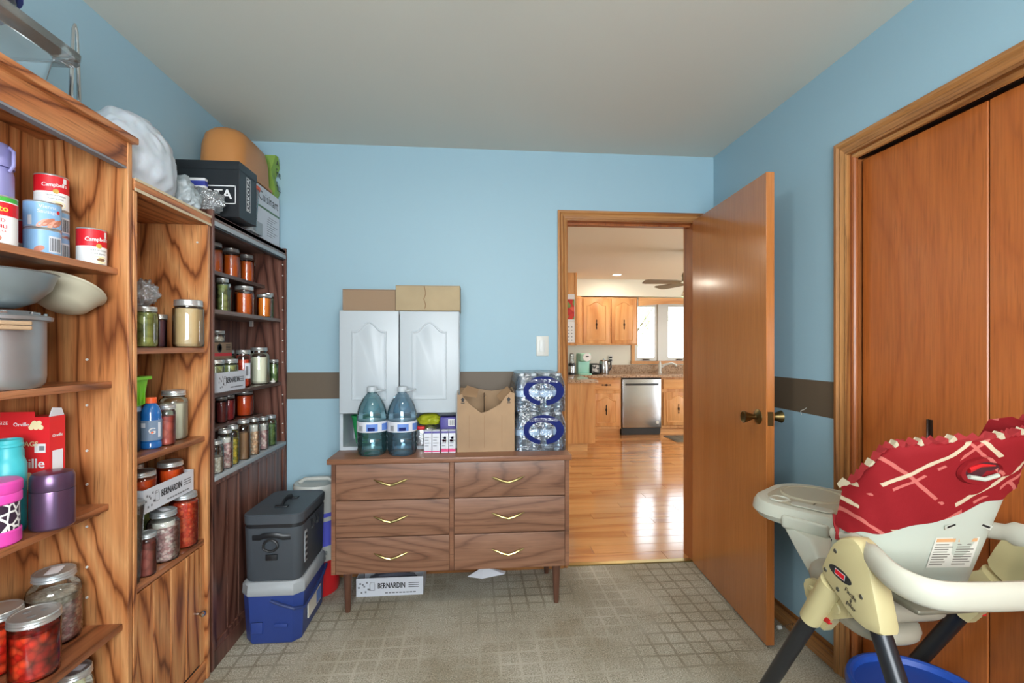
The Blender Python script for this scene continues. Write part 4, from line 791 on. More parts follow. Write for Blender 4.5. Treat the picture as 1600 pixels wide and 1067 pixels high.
gdish = thing('grey_bowl', 'grey metal bowl lying on the stock pot lid', 'bowl', (-1.148, 1.232, z2)); MB().lathe([(0, .002), (.05, .002), (.085, .018), (.115, .052), (.126, .086), (.129, .088), (.124, .09), (.112, .056), (.08, .022), (0, .008)], seg=40).build('bowl', 'grey_dish', gdish)
bdish = thing('beige_dish', 'beige plastic dish leaning beside the grey bowl', 'dish', (-1.135, 1.418, z2 + .018)); bdish.rotation_euler = (-.48, 0, 0)
m = MB(); m.lathe([(0, .0), (.04, .0), (.06, .012), (.082, .052), (.088, .056), (.088, .061), (.080, .059), (.055, .02), (0, .008)], seg=36, sx=1.0); m.build('dish', 'beige_dish', bdish)
# popcorn box, bottles
z = AZ[2]
pb = thing('popcorn_box', 'red popcorn box with torn open end on the third shelf', 'box', (-1.2, 1.385, z), 0); bx('carton', 'popcorn_red', pb, -.068, .067, 0, .05, 0, .278); bx('flap', 'popcorn_red', pb, -.055, .03, 0, .0015, .278, .292)
MB().prism([(.002, .278), (.048, .278), (.04, .298), (.012, .302)], 'X', .064, .066).build('torn_flap', 'paper', pb)
Y = -.0006
text_flat('MINI BAGS', .0185, (-.005, Y, .205), (1, 0, 0), (0, 0, 1), 'popcorn_cream', pb, bold=1); text_flat('Orville', .037, (.004, Y, .152), (1, 0, 0), (0, 0, 1), 'print_white', pb, bold=1); text_flat('SIZE', .012, (-.047, Y, .262), (1, 0, 0), (0, 0, 1), 'print_white', pb); text_flat('Orville', .014, (-.003, Y, .258), (1, 0, 0), (0, 0, 1), 'print_white', pb, bold=1)
quad('nutrition_symbol', 'print_white', pb, [(.03, Y, .182), (.058, Y, .182), (.058, Y, .206), (.03, Y, .206)]); quad('symbol_print', 'print_grey', pb, [(.042, Y - .0003, .188), (.055, Y - .0003, .188), (.055, Y - .0003, .2), (.042, Y - .0003, .2)])
quad('nutrition_panel', 'paper', pb, [(.0676, .008, .10), (.0676, .042, .10), (.0676, .042, .185), (.0676, .008, .185)]); text_flat('Orville', .012, (.0676, .025, .225), (0, 1, 0), (0, 0, 1), 'print_white', pb, bold=1)
for k in range(18):
    a = random.random() * 6.28; q = random.random() * .026; MB().lathe([(.008, Y - .0002 - .0001 * (k % 3)), (0, Y - .0003 - .0001 * (k % 3))], (.03 + q * math.cos(a), 0, .11 + q * math.sin(a)), 9, 'Y').build('popcorn_picture', 'popcorn_cream', pb)
for k in range(7): MB().lathe([(.007, Y - .0002 - .0001 * (k % 3)), (0, Y - .0003 - .0001 * (k % 3))], (.022 + .004 * k, 0, .25 + .006 * (k % 3)), 9, 'Y').build('popcorn_picture', 'popcorn_cream', pb)
# teal, pink and purple vacuum jars in front of the box
tl = thing('teal_bottle', 'teal bottle without a cap in front of the popcorn box', 'bottle', (-1.168, 1.31, z)); tl.scale = (.95, .95, 1.12); MB().lathe([(0, 0), (.034, 0), (.036, .004), (.036, .15), (.032, .162), (.028, .168), (.028, .19), (.030, .192), (.030, .197), (.028, .199), (.028, .207), (.025, .208), (.024, .18), (.02, .17), (0, .165)], seg=28).build('body', 'teal', tl)
for s in (-1, 1): MB().tube([(.0, .033 * s, .155), (.0, .042 * s, .163), (.0, .041 * s, .178), (.0, .029 * s, .186)], .0035, 8).build('carry_loop', 'teal', tl)
pk_ = thing('pink_jar', 'pink food jar with black and white pattern on the third shelf', 'food jar', (-1.125, 1.222, z)); MB().lathe([(0, 0), (.046, 0), (.05, .004), (.05, .032), (.047, .035)], seg=32).build('base_ring', 'pink', pk_); MB().lathe([(.047, .033), (.047, .10)], seg=32).build('body', 'pink_pattern', pk_)
MB().lathe([(.048, .098), (.051, .101), (.051, .118), (.049, .121), (.052, .126), (.052, .145), (.048, .15), (0, .152)], seg=32).build('lid', 'pink', pk_); wrap_patch((0, 0, 0), .0476, -1.5, -.75, .04, .095, 'grey_hub', pk_, 'emblem'); text_wrap('the', .014, (0, 0, 0), .0481, -1.15, .068, 'print_white', pk_)
pu = thing('purple_jar', 'metallic purple insulated food jar on the third shelf', 'food jar', (-1.085, 1.336, z)); MB().lathe([(0, 0), (.041, 0), (.045, .005), (.045, .096), (.0445, .098)], seg=32).build('body', 'purple_metal', pu); MB().lathe([(.0445, .099), (.045, .101), (.0445, .13), (.04, .141), (.03, .144), (0, .145)], seg=32).build('lid', 'purple_metal', pu)
# white bread bag scrap on the lowest shelf
crumple('paper_scrap', 'crumpled beige paper bag on the lowest visible shelf', 'bag', (-1.135, 1.488, AZ[4]), (.03, .024, .10), 'popcorn_cream', 9, .35, 2.4, 3)
# things on top of the tall bookcase
gt = thing('glass_tray', 'clear plastic tray on top of the tall bookcase', 'tray', (-1.135, 1.17, 1.925)); MB().loft([rrect(-.07, .07, -.13, .13, .03, .001), rrect(-.085, .085, -.15, .15, .035, .10), rrect(-.115, .115, -.195, .195, .04, .112), rrect(-.117, .117, -.197, .197, .04, .132), rrect(-.112, .112, -.19, .19, .038, .13), rrect(-.082, .082, -.147, .147, .034, .10)], True, False).build('tray_body', 'clear_tub', gt)
bL = thing('blue_lidded_dish', 'dark blue lidded glass dish stacked on the clear tray', 'dish', (-1.135, 1.16, 2.0575)); MB().lathe([(0, 0), (.075, 0), (.088, .012), (.09, .05)], seg=32).build('dish', 'jar_glass', bL); MB().lathe([(.088, .05), (.1, .052), (.101, .068), (.085, .078), (0, .08)], seg=32).build('lid', 'blue_lid', bL)
tg = thing('steel_tongs', 'upright steel tongs on top of the tall bookcase', 'tongs', (-1.10, 1.425, 1.925))
for s_ in (-1, 1): MB().tube([(0, .016 * s_, 0), (0, .011 * s_, .14), (0, .006 * s_, .25), (0, 0, .268)], [.005, .005, .004, .003], 8).build('arm', 'chrome', tg)
MB().lathe([(.02, 0), (.02, .003), (.006, .006)], seg=16).build('foot', 'chrome', tg)
# bags on the middle and corner units
crumple('white_bag', 'bulging white plastic bag on top of the middle shelf unit', 'bag', (-1.145, 1.70, 1.8065), (.125, .16, .165), 'bag_white', 4, .10, 1.3, 5, 'plastic bags on top of the shelves', .35, sharpn=True)
crumple('grey_bag', 'grey plastic bag next to the bulging white bag', 'bag', (-1.13, 1.905, 1.8065), (.10, .062, .085), 'bag_grey', 6, .22, 1.8, 5, 'plastic bags on top of the shelves', .4, sharpn=True)
crumple('grey_bag', 'small clear-grey bag slumped before the black shoe box', 'bag', (-1.105, 2.03, 1.8425), (.095, .05, .06), 'clear_bag', 8, .25, 2.0, 5, 'plastic bags on top of the shelves', .4, sharpn=True)
dk = thing('shoe_box', 'black shoe box with white lettering on the corner unit', 'box', (-1.125, 2.185, 1.843)); MB().rbox(-.148, .148, -.082, .082, 0, .235, .002, .002, 1).build('box_body', 'vinyl_edge', dk); MB().rbox(-.1495, .1495, -.0835, .0835, .2, .2365, .002, .002, 1).build('lid', 'vinyl_edge', dk)
Y = -.0829
for a in ((-.135, .135, .128, .132), (-.135, .135, .054, .058), (.131, .135, .054, .132), (-.135, -.131, .054, .132)): quad('logo_frame', 'print_white', dk, [(a[0], Y, a[2]), (a[1], Y, a[2]), (a[1], Y, a[3]), (a[0], Y, a[3])])
text_flat('DAKOTA', .058, (.0, Y, .093), (1, 0, 0), (0, 0, 1), 'print_white', dk, xs=.98, bold=1)
X = .1489
text_flat('DAKOTA', .036, (X, .0, .118), (0, 0, 1), (0, -1, 0), 'print_white', dk, xs=.92, bold=1)
for a in ((-.02, .02, .045, .048), (-.02, .02, .188, .191), (-.02, -.017, .045, .191), (.017, .02, .045, .191)): quad('logo_frame', 'print_white', dk, [(X, a[0], a[2]), (X, a[1], a[2]), (X, a[1], a[3]), (X, a[0], a[3])])
wb = thing('white_packet', 'white and blue packet leaning on the black shoe box', 'packet', (-1.13, 2.078, 1.843)); MB().rbox(-.06, .035, -.012, .012, .06, .15, .004, .004, 2).build('wrapper', 'print_white', wb); MB().rbox(-.0605, .0355, -.0125, .0125, .115, .14, .004, .004, 2).build('blue_band', 'blue_lid', wb); MB().box(-.055, .03, -.01, .01, 0, .062).build('lower_fold', 'print_white', wb)
cb = thing('appliance_box', 'white and green kitchen appliance box in the corner', 'box', (-1.163, 2.595, 1.8425)); MB().rbox(-.105, .105, -.142, .142, 0, .268, .002, .002, 1).build('box_body', 'carton_white', cb); plain('box_green', (86, 122, 92), .5)
X = .1056
text_flat('Cuisinart', .068, (X, .0, .218), (0, 1, 0), (0, 0, 1), 'print_black', cb, xs=.96, bold=0); bx('green_band', 'box_green', cb, .105, .1056, -.14, .14, .158, .168)
for k in range(9): quad('print_line', 'print_grey', cb, [(X, -.02 if k else .0, .128 - k * .012), (X, .11 - .03 * (k % 3), .128 - k * .012), (X, .11 - .03 * (k % 3), .131 - k * .012), (X, -.02 if k else .0, .131 - k * .012)])
Y = -.1426
text_flat('Cuisinart', .05, (0, Y, .218), (1, 0, 0), (0, 0, 1), 'print_black', cb)
ot = thing('orange_rim_tub', 'clear tub with an orange rim between the boxes in the corner', 'tub', (-1.085, 2.372, 1.8425)); MB().lathe([(0, .001), (.052, .001), (.058, .01), (.068, .205)], seg=28).build('tub', 'clear_tub', ot); MB().lathe([(.068, .203), (.074, .206), (.075, .216), (.07, .222), (0, .223)], seg=28).build('lid', 'lid_orange', ot)
sg = MB().rbox(-1.055, -1.03, 2.33, 2.46, 1.8425, 1.905, .004, .004, 2).build('grey_carton', 'cooler_lid'); tag(sg, 'small grey-green carton in front of the appliance box', 'carton'); sg.data.transform(Matrix.Translation((0, 0, 0)))
tt = thing('tan_tub', 'upturned tan plastic tub on top of the appliance box', 'tub', (-1.165, 2.48, 2.1125)); m = MB()
m.loft([rrect(-.105, .108, -.195, .195, .07, .0, 6), rrect(-.1, .103, -.19, .19, .07, .004, 6), rrect(-.098, .10, -.185, .185, .075, .13, 6), rrect(-.09, .092, -.172, .172, .08, .185, 6), rrect(-.07, .07, -.145, .145, .07, .212, 6), rrect(-.04, .04, -.10, .10, .04, .222, 6)]).build('tub_body', 'tan_tub', tt)
MB().loft([rrect(-.11, .113, -.20, .20, .072, -.0, 6), rrect(-.113, .116, -.203, .203, .074, .006, 6), rrect(-.11, .113, -.2, .2, .072, .012, 6)]).build('rim', 'tan_tub', tt)
gn = thing('green_bag', 'green bag with black lettering behind the tan tub', 'bag', (-1.10, 2.715, 2.1125)); m = MB(); rr_ = []
for k in range(7):
    zz = .225 * k / 6; o = .012 * math.sin(k * 1.3); rr_.append([(-.03, -.028, zz), (.028 + o, -.028, zz), (.032 + o, .0, zz), (.027 + o, .034, zz - .05 * (k / 6)), (-.03, .034, zz - .05 * (k / 6))])
m.loft(rr_).build('bag_body', 'bag_green', gn)
for s_, zz, yy in (('A', .185, -.012), ('OR', .125, .004), ('C', .14, -.02), ('ILL', .05, .01), ('S', .07, -.018)): text_flat(s_, .04, (.0445, yy, zz), (0, 1, 0), (0, 0, 1), 'print_black', gn, bold=1)

# ================================================================== DRESSER
DX0, DX1, DY0, DY1 = -.665, .487, 2.335, 2.742
dr = thing('dresser', 'brown six-drawer dresser on tapered legs below the blue wall', 'dresser')
MB().rbox(-.682, .497, 2.318, 2.742, .735, .76, .003, .003, 2).build('top_board', 'dresser_frame', dr)
bx('carcass', 'dresser_frame', dr, DX0, DX1, DY0 + .012, DY1, .205, .735)
for x in ((DX0, DX0 + .02), (DX1 - .02, DX1), (-.104, -.084)): bx('stile', 'dresser_frame', dr, x[0], x[1], DY0, DY0 + .012, .205, .735)
for c, (a, b) in enumerate(((DX0 + .022, -.106), (-.082, DX1 - .022))):
    for r, (z0, z1) in enumerate(((.207, .379), (.383, .556), (.560, .732))):
        d = MB().rbox(a, b, DY0 - .004, DY0 + .012, z0, z1, .002, .002, 1).build('drawer', 'dresser_wood', dr)
        xc, zc = (a + b) / 2 - .01, (z0 + z1) / 2 - .002
        h = MB()
        for s_ in (-1, 1):
            h.tube([(xc, DY0 - .020, zc - .012), (xc + s_ * .03, DY0 - .020, zc - .004), (xc + s_ * .058, DY0 - .016, zc + .007), (xc + s_ * .08, DY0 - .010, zc + .014)], [.0065, .006, .005, .002], 8)
            h.tube([(xc + s_ * .048, DY0 - .004, zc + .003), (xc + s_ * .048, DY0 - .018, zc + .003)], .005, 8)
            h.tube([(xc + s_ * .05, DY0 - .012, zc + .0), (xc + s_ * .068, DY0 - .008, zc + .002)], [.004, .002], 6)
        h.build('handle', 'brass', d)
for x in (-.60, .43):
    for yy, dy in ((2.385, -.012), (2.70, .012)):
        MB().lathe([(.012, 0), (.013, .01), (.022, .20)], (x, yy, 0), 14).build('leg', 'dresser_leg', dr)
        bx('leg_plate', 'dark_bronze', dr, x - .025, x + .025, yy - .025, yy + .025, .20, .205)
# --- white wall-cabinet body standing on the dresser
WY = 2.503
wc = thing('white_cabinet', 'white two-door cabinet standing on the dresser', 'cabinet')
wx0, wx1 = -.675, -.062
for a in ((wx0, wx0 + .016), (wx1 - .016, wx1)): bx('side_panel', 'white_door', wc, a[0], a[1], WY + .02, 2.756, .7605, 1.482)
bx('back_panel', 'white_door', wc, wx0 + .016, wx1 - .016, 2.748, 2.756, .7605, 1.482); bx('bottom_panel', 'white_door', wc, wx0 + .016, wx1 - .016, WY + .02, 2.748, .7605, .778); bx('top_panel', 'white_door', wc, wx0 + .016, wx1 - .016, WY + .02, 2.748, 1.466, 1.482); bx('shelf', 'white_door', wc, wx0 + .016, wx1 - .016, WY + .03, 2.748, .95, .966)
for a, b in ((wx0 + .002, -.373), (-.368, wx1 - .002)):
    d = MB().rbox(a, b, WY, WY + .019, .951, 1.48, .004, .004, 3).build('door', 'white_door', wc)
    m = MB(); panel_relief(m, a + .062, b - .062, 1.02, 1.425, .05, WY, .004, .008); m.build('raised_panel', 'white_door', d)
def cbox(name, label, x0, x1, y0, y1, z0, h_, mat, rz=0):
    t = thing(name, label, 'box', ((x0 + x1) / 2, (y0 + y1) / 2, z0), rz); a, b = (x1 - x0) / 2, (y1 - y0) / 2
    MB().rbox(-a, a, -b, b, 0, h_, .002, .002, 1).build('box_body', mat, t); bx('flap', mat, t, -a, a, -b - .0015, 0, h_, h_ + .0025); bx('flap', mat, t, -a, a, .001, b, h_, h_ + .002); bx('tape', 'cardboard_dark', t, -a - .0004, a + .0004, -.02, .02, h_ + .0025, h_ + .003)
    return t
cbox('cardboard_box', 'brown cardboard box on the left of the white cabinet top', -.662, -.392, 2.525, 2.70, 1.4825, .108, 'cardboard_brown')
t_ = cbox('cardboard_box', 'creased tan cardboard box on the right of the white cabinet top', -.388, -.058, 2.50, 2.72, 1.4825, .128, 'cardboard_light')
MB().tube([(-.02, -.1108, .128), (-.012, -.1112, .09), (-.022, -.1112, .06), (-.012, -.1112, .03), (-.018, -.1108, .01)], .0022, 5).build('crease', 'cardboard_dark', t_); bx('loose_flap', 'cardboard_light', t_, .07, .166, -.09, .09, .1312, .1335)
# --- water jugs
def jug(x, y, label, mat, fill):
    t = thing('water_jug', label, 'water jug', (x, y, .7605), 0, 'big water jugs'); R = .073
    prof = [(0, .012), (.035, .002), (.058, 0), (.066, .008), (.071, .03), (.0725, .055), (.068, .06), (.0725, .066), (.0725, .085), (.069, .09), (.0725, .096), (.0725, .112), (.070, .115), (.070, .17), (.0725, .174), (.0725, .19), (.069, .195), (.0725, .20), (.071, .215), (.064, .24), (.05, .27), (.034, .292), (.024, .302), (.022, .312)]
    seg = 30; rings = []
    for r, zz in prof:
        ring = []
        for j in range(seg):
            k = 1 + (.025 * math.cos(5 * 2 * PI * j / seg) if zz < .05 else (-.03 * (1 if j % 5 == 0 else 0) if .21 < zz < .28 else 0)); a = 2 * PI * j / seg; ring.append((r * k * math.cos(a), r * k * math.sin(a), zz))
        rings.append(ring)
    MB().loft(rings, False, False).build('bottle', mat, t)
    MB().lathe([(0, .013), (.05, .006), (.063, .012), (.068, .035), (.068, .21), (.06, .24), (.04, .275), (.02, fill), (0, fill)], seg=24).build('water', 'jug_water', t)
    MB().lathe([(.0732, .118), (.0732, .168)], seg=36).build('label', 'carton_white', t); wrap_patch((0, 0, 0), .0737, -1.75, -1.0, .124, .158, 'can_label_blue', t, 'label_print'); wrap_patch((0, 0, 0), .0741, -1.65, -1.2, .126, .142, 'print_blue', t, 'label_print')
    wrap_patch((0, 0, 0), .0737, -.7, .2, .124, .158, 'can_label_blue', t, 'label_print')
    for k in range(6): wrap_patch((0, 0, 0), .0737, -2.3 + k * .05, -2.275 + k * .05, .124, .15, 'print_black', t, 'barcode_bar', 2)
    MB().lathe([(.0245, .31), (.025, .313), (.025, .333), (.023, .336), (0, .336)], seg=20).build('cap', 'cap_grey', t); MB().tube([(.03 * math.cos(a) + .035, .03 * math.sin(a) * .9, .316 + .004 * math.cos(a)) for a in [i * 2 * PI / 24 for i in range(25)]], .003, 6, False).build('carry_ring', 'cap_grey', t)
plain('can_label_blue', (96, 134, 206), .4); plain('cap_grey', (176, 186, 192), .4)
jug(-.492, 2.424, 'left big blue-green water jug before the white cabinet', 'jug_pet_green', .27); jug(-.343, 2.418, 'right big blue water jug before the white cabinet', 'jug_pet', .27)
# --- juice boxes and packets
plain('juice_purple', (70, 62, 140), .45); plain('juice_pink', (206, 52, 112), .45)
def juice(x0, x1, y0, h_, z0, kind, label):
    t = thing('juice_box', label, 'juice box', ((x0 + x1) / 2, y0 + .025, z0), 0, 'small juice boxes on the dresser'); a = (x1 - x0) / 2
    MB().rbox(-a, a, -.025, .025, 0, h_, .002, .002, 1).build('carton', 'carton_white', t); Y = -.0256
    quad('top_band', 'juice_purple', t, [(-a, Y, h_ - .012), (a, Y, h_ - .012), (a, Y, h_ - .002), (-a, Y, h_ - .002)])
    quad('bottom_band', 'juice_pink', t, [(-a, Y, .006), (a, Y, .006), (a, Y, .006 + (.016 if kind else .006)), (-a, Y, .006 + (.016 if kind else .006))])
    for k in range(4): quad('print_line', 'print_grey', t, [(-a * .75, Y, .035 + k * .014), (a * (.2 + .5 * (k % 2)), Y, .035 + k * .014), (a * (.2 + .5 * (k % 2)), Y, .0385 + k * .014), (-a * .75, Y, .0385 + k * .014)])
    if kind:
        for k in range(3): MB().lathe([(.007, Y - .0002), (0, Y - .0002)], (-a * .3 + .006 * k, 0, .062 + .014 * (k % 2)), 10, 'Y').build('berry_print', 'juice_purple' if k % 2 else 'juice_pink', t)
    MB().tube([(a * .5, -.027, .02), (a * .5, -.027, h_ * .8)], .0018, 6).build('straw', 'print_white', t)
for i, (a, b, k, lb) in enumerate(((-.236, -.197, 0, 'first white juice box next to the right water jug'), (-.195, -.156, 0, 'second white juice box from the right water jug'), (-.150, -.114, 1, 'third juice box with berry print from the right water jug'), (-.112, -.078, 1, 'fourth juice box with berry print touching the cardboard box'))): juice(a, b, 2.415, .112, .7605, k, lb)
yb = crumple('yellow_snack_bag', 'yellow snack bag inside the white cabinet opening', 'bag', (-.225, 2.60, .872), (.065, .045, .032), 'yellow_bag', 3, .2, 2, 4)
fo = crumple('foil_bag', 'silver foil bag under the yellow snack bag', 'bag', (-.225, 2.60, .7785), (.075, .05, .048), 'foil', 5, .25, 2, 4)
bb = thing('blue_packet', 'dark blue packet with a barcode above the juice boxes', 'packet', (-.12, 2.56, .7785)); MB().rbox(-.042, .04, -.035, .035, 0, .145, .004, .004, 2).build('wrapper', 'juice_purple', bb); quad('barcode_panel', 'print_white', bb, [(0, -.0355, .10), (.035, -.0355, .10), (.035, -.0355, .135), (0, -.0355, .135)])
for k in range(6): quad('barcode_bar', 'print_black', bb, [(.004 + k * .005, -.0358, .104), (.006 + k * .005, -.0358, .104), (.006 + k * .005, -.0358, .131), (.004 + k * .005, -.0358, .131)])
rp = thing('red_packet', 'red topped silver packet beside the right water jug', 'packet', (-.262, 2.53, .7785)); MB().rbox(-.022, .02, -.02, .02, 0, .085, .004, .004, 2).build('wrapper', 'foil', rp); MB().rbox(-.0225, .0205, -.0205, .0205, .085, .1, .004, .004, 2).build('red_top', 'print_red', rp)
gc = thing('green_cup', 'green plastic cup inside the left of the white cabinet opening', 'cup', (-.585, 2.62, .7785)); MB().lathe([(0, .001), (.03, .001), (.052, .14), (.056, .142), (.056, .15), (.05, .15), (.028, .006), (0, .006)], seg=26).build('cup', 'green_cup', gc)
# --- torn cardboard box
BX0, BX1, BY_, BH = -.070, .222, 2.425, .305
tb = thing('torn_box', 'torn open tan cardboard box on the dresser', 'box', (0, 0, .7605)); yb1 = 2.70; th_ = .005
xm = .5 * (BX0 + BX1) - .01
MB().prism([(BX0, .0), (BX1, 0), (BX1, BH - .012), (BX1 - .02, BH), (BX1 - .05, BH - .028), (BX1 - .072, BH - .062), (xm + .02, BH - .098), (xm - .015, BH - .108), (xm - .07, BH - .065), (xm - .11, BH - .02), (BX0 + .03, BH - .01), (BX0, BH - .016)], 'Y', BY_, BY_ + th_).build('front_wall', 'cardboard', tb)
MB().prism([(BX0, 0), (BX1, 0), (BX1, BH - .006), (xm + .05, BH - .02), (xm - .05, BH - .004), (BX0, BH)], 'Y', yb1 - th_, yb1).build('back_wall', 'cardboard', tb)
for x0 in (BX0, BX1 - th_): MB().prism([(BY_ + th_, 0), (yb1 - th_, 0), (yb1 - th_, BH - .005), (2.56, BH + .012), (BY_ + th_, BH - .008)], 'X', x0, x0 + th_).build('side_wall', 'cardboard', tb)
bx('bottom', 'cardboard', tb, BX0 + th_, BX1 - th_, BY_ + th_, yb1 - th_, 0, .006)
MB().loft([[(BX0 + .012, 2.44, BH - .02), (BX0 + .10, 2.445, BH - .03), (BX0 + .11, 2.50, BH + .004), (BX0 + .05, 2.52, BH + .022)], [(BX0 + .012, 2.443, BH - .016), (BX0 + .10, 2.448, BH - .026), (BX0 + .11, 2.503, BH + .008), (BX0 + .05, 2.523, BH + .026)]]).build('torn_flap', 'cardboard_dark', tb); MB().loft([[(BX1 - .012, 2.45, BH - .012), (BX1 - .07, 2.45, BH - .05), (BX1 - .09, 2.49, BH - .03), (BX1 - .03, 2.52, BH + .018)], [(BX1 - .012, 2.453, BH - .008), (BX1 - .07, 2.453, BH - .046), (BX1 - .09, 2.493, BH - .026), (BX1 - .03, 2.523, BH + .022)]]).build('torn_flap', 'cardboard_dark', tb)
bx('inner_divider', 'cardboard_dark', tb, xm + .005, xm + .01, 2.5, yb1 - th_, .006, BH - .03)
for x in (BX0 + .028, BX1 - .03): MB().prism([(x - .006, BH - .05), (x + .006, BH - .05), (x + .006, BH - .040), (x + .011, BH - .040), (x, BH - .026), (x - .011, BH - .040), (x - .006, BH - .040)], 'Y', BY_ - .0006, BY_).build('up_arrow_print', 'print_black', tb); bx('up_arrow_print', 'print_black', tb, x - .009, x + .009, BY_ - .0006, BY_, BH - .058, BH - .054)
for x in (BX0 + .06, xm - .0, BX1 - .066): bx('crease', 'cardboard_dark', tb, x, x + .0015, BY_ - .0004, BY_, .02, BH - .12)
# --- two shrink-wrapped cases of water
bot = None
def case(z0, label, sx):
    global bot
    t = thing('water_case', label, 'water case', (.357, 2.585, z0), 0, 'shrink-wrapped water cases'); nx, ny, R, H_ = 4, 5, .0325, .196
    for i in range(nx):
        for j in range(ny):
            p = ((i - (nx - 1) / 2) * .0655 * sx, (j - (ny - 1) / 2) * .0655 * .98, .001)
            if bot is None:
                b0 = MB().lathe([(0, .006), (.02, 0), (.028, .002), (R, .012), (R, .03), (R - .0025, .035), (R, .04), (R, .05), (R - .0025, .055), (R, .06), (R, .07), (R - .002, .074), (R - .002, .108), (R, .112), (R, .13), (R - .005, .145), (.02, .165), (.0125, .178), (.0125, .184)], seg=18).build('bottle', 'pet_bottle', t, p)
                l0 = MB().lathe([(R - .0012, .076), (R - .0012, .106)], seg=18).build('bottle_label', 'can_label_pale', b0); c0 = MB().lathe([(.0145, .182), (.0145, .194), (.012, .196), (0, .196)], seg=14).build('bottle_cap', 'print_white', b0); bot = (b0, l0, c0)
            else:
                b = link('bottle', bot[0].data, None, t, p); link('bottle_label', bot[1].data, None, b); link('bottle_cap', bot[2].data, None, b)
    a, b = .131 * sx + .003, .161 + .003
    MB().loft([rrect(-a, a, -b, b, .03, .0, 4), rrect(-a - .002, a + .002, -b - .002, b + .002, .034, .02, 4), rrect(-a - .002, a + .002, -b - .002, b + .002, .034, .125, 4), rrect(-a + .004, a - .004, -b + .004, b - .004, .034, .155, 4), rrect(-a + .018, a - .018, -b + .018, b - .018, .02, .196, 4), rrect(-a + .03, a - .03, -b + .03, b - .03, .015, .200, 4)], True, True).build('shrink_film', 'shrink_film', t)
    rgm = MB(); n = 40; vs = []
    for k in range(n + 1):
        an = -PI / 2 + .18 + (2 * PI - .36) * k / n; w = .034 + .008 * math.sin(an * 1.0 + .8)
        for q in (-1, 1):
            rx, rz = .088 + q * w * .5, .060 + q * w * .42; vs.append((rx * math.cos(an) + .012, -b - .0045 + (.012 if .125 < .105 + rz * math.sin(an) else 0) * ((.105 + rz * math.sin(an) - .125) / .04), .105 + rz * math.sin(an)))
    rgm.add(vs, [(2 * k, 2 * k + 2, 2 * k + 3, 2 * k + 1) for k in range(n)]); ro = rgm.build('printed_ring', 'print_blue', t)
plain('can_label_pale', (178, 200, 222), .4)
case(.7607, 'lower shrink-wrapped water case with blue ring print', 1.0); case(.7607 + .2005, 'upper shrink-wrapped water case with blue ring print', .98)
# ------------------------------------------------------------------ floor things by the dresser
un = tray_carton('white printed jar carton on the floor under the dresser', -.592, -.250, 2.52, 2.70, .0005, .094, 'Y')
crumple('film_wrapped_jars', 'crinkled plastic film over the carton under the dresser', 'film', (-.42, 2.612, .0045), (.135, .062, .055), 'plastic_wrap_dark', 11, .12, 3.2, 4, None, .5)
pa = MB().add([(-.02, 2.69, .002), (.06, 2.655, .004), (.19, 2.70, .003), (.2, 2.735, .002), (.10, 2.742, .004), (.07, 2.70, .05)], [(0, 1, 5), (1, 2, 5), (2, 3, 5), (3, 4, 5), (4, 0, 5)]); pa.add([(p[0], p[1], max(.0006, p[2] - .0015)) for p in pa.v[:6]], [(1, 0, 5), (2, 1, 5), (3, 2, 5), (4, 3, 5), (0, 4, 5)])
tag(pa.build('folded_paper', 'paper', smooth=False), 'folded white paper lying under the dresser', 'paper')
# cooler chest
ck = thing('cooler_chest', 'blue cooler chest with pale grey lid on the carpet', 'cooler', (-.865, 2.325, 0))
def oct_(a, b, c, zz): return [(-a + c, -b, zz), (a - c, -b, zz), (a, -b + c, zz), (a, b - c, zz), (a - c, b, zz), (-a + c, b, zz), (-a, b - c, zz), (-a, -b + c, zz)]
MB().loft([oct_(.112, .165, .03, 0), oct_(.118, .172, .032, .012), oct_(.128, .182, .035, .215)]).build('chest_body', 'cooler_blue', ck)
MB().loft([oct_(.13, .184, .035, .215), oct_(.133, .187, .036, .222), oct_(.13, .184, .035, .262), oct_(.122, .176, .034, .272)]).build('lid', 'cooler_lid', ck)
MB().tube([(.0, -.186, .195), (.05, -.192, .178), (.10, -.19, .16), (.134, -.16, .15), (.142, -.05, .165), (.142, .08, .185), (.134, .16, .195)], .007, 8).build('handle', 'cooler_handle', ck)
MB().box(.124, .1285, -.09, .09, .06, .13).build('white_sticker', 'sticker', ck); quad('sticker_print', 'can_label_blue', ck, [(.129, .02, .065), (.129, .085, .065), (.129, .085, .125), (.129, .02, .125)])
MB().rbox(-.085, -.035, -.181, -.174, .05, .1, .006, .002, 2).build('molded_mark', 'cooler_blue', ck); MB().rbox(.01, .07, -.181, -.174, .075, .09, .004, .002, 2).build('molded_mark', 'cooler_blue', ck)
# soft black cooler on it
sk = thing('soft_cooler', 'black soft-sided cooler bag standing on the blue cooler', 'cooler', (-.863, 2.325, .2725)); m = MB()
m.loft([rrect(-.112, .112, -.165, .165, .03, 0, 5), rrect(-.118, .118, -.172, .172, .035, .01, 5), rrect(-.124, .124, -.18, .18, .04, .235, 5)]).build('body', 'vinyl_black', sk)
MB().loft([rrect(-.122, .122, -.178, .178, .04, .235, 5), rrect(-.122, .122, -.178, .178, .04, .252, 5)]).build('zipper', 'vinyl_edge', sk)
MB().loft([rrect(-.126, .126, -.182, .182, .042, .252, 5), rrect(-.127, .127, -.183, .183, .042, .288, 5), rrect(-.122, .122, -.178, .178, .04, .293, 5), rrect(-.105, .105, -.16, .16, .03, .291, 5)]).build('lid', 'vinyl_black', sk)
MB().tube([(.0, -.06, .292), (.0, -.045, .307), (0, 0, .312), (0, .045, .307), (0, .06, .292)], .012, 8, True, .45).build('top_handle', 'vinyl_edge', sk)
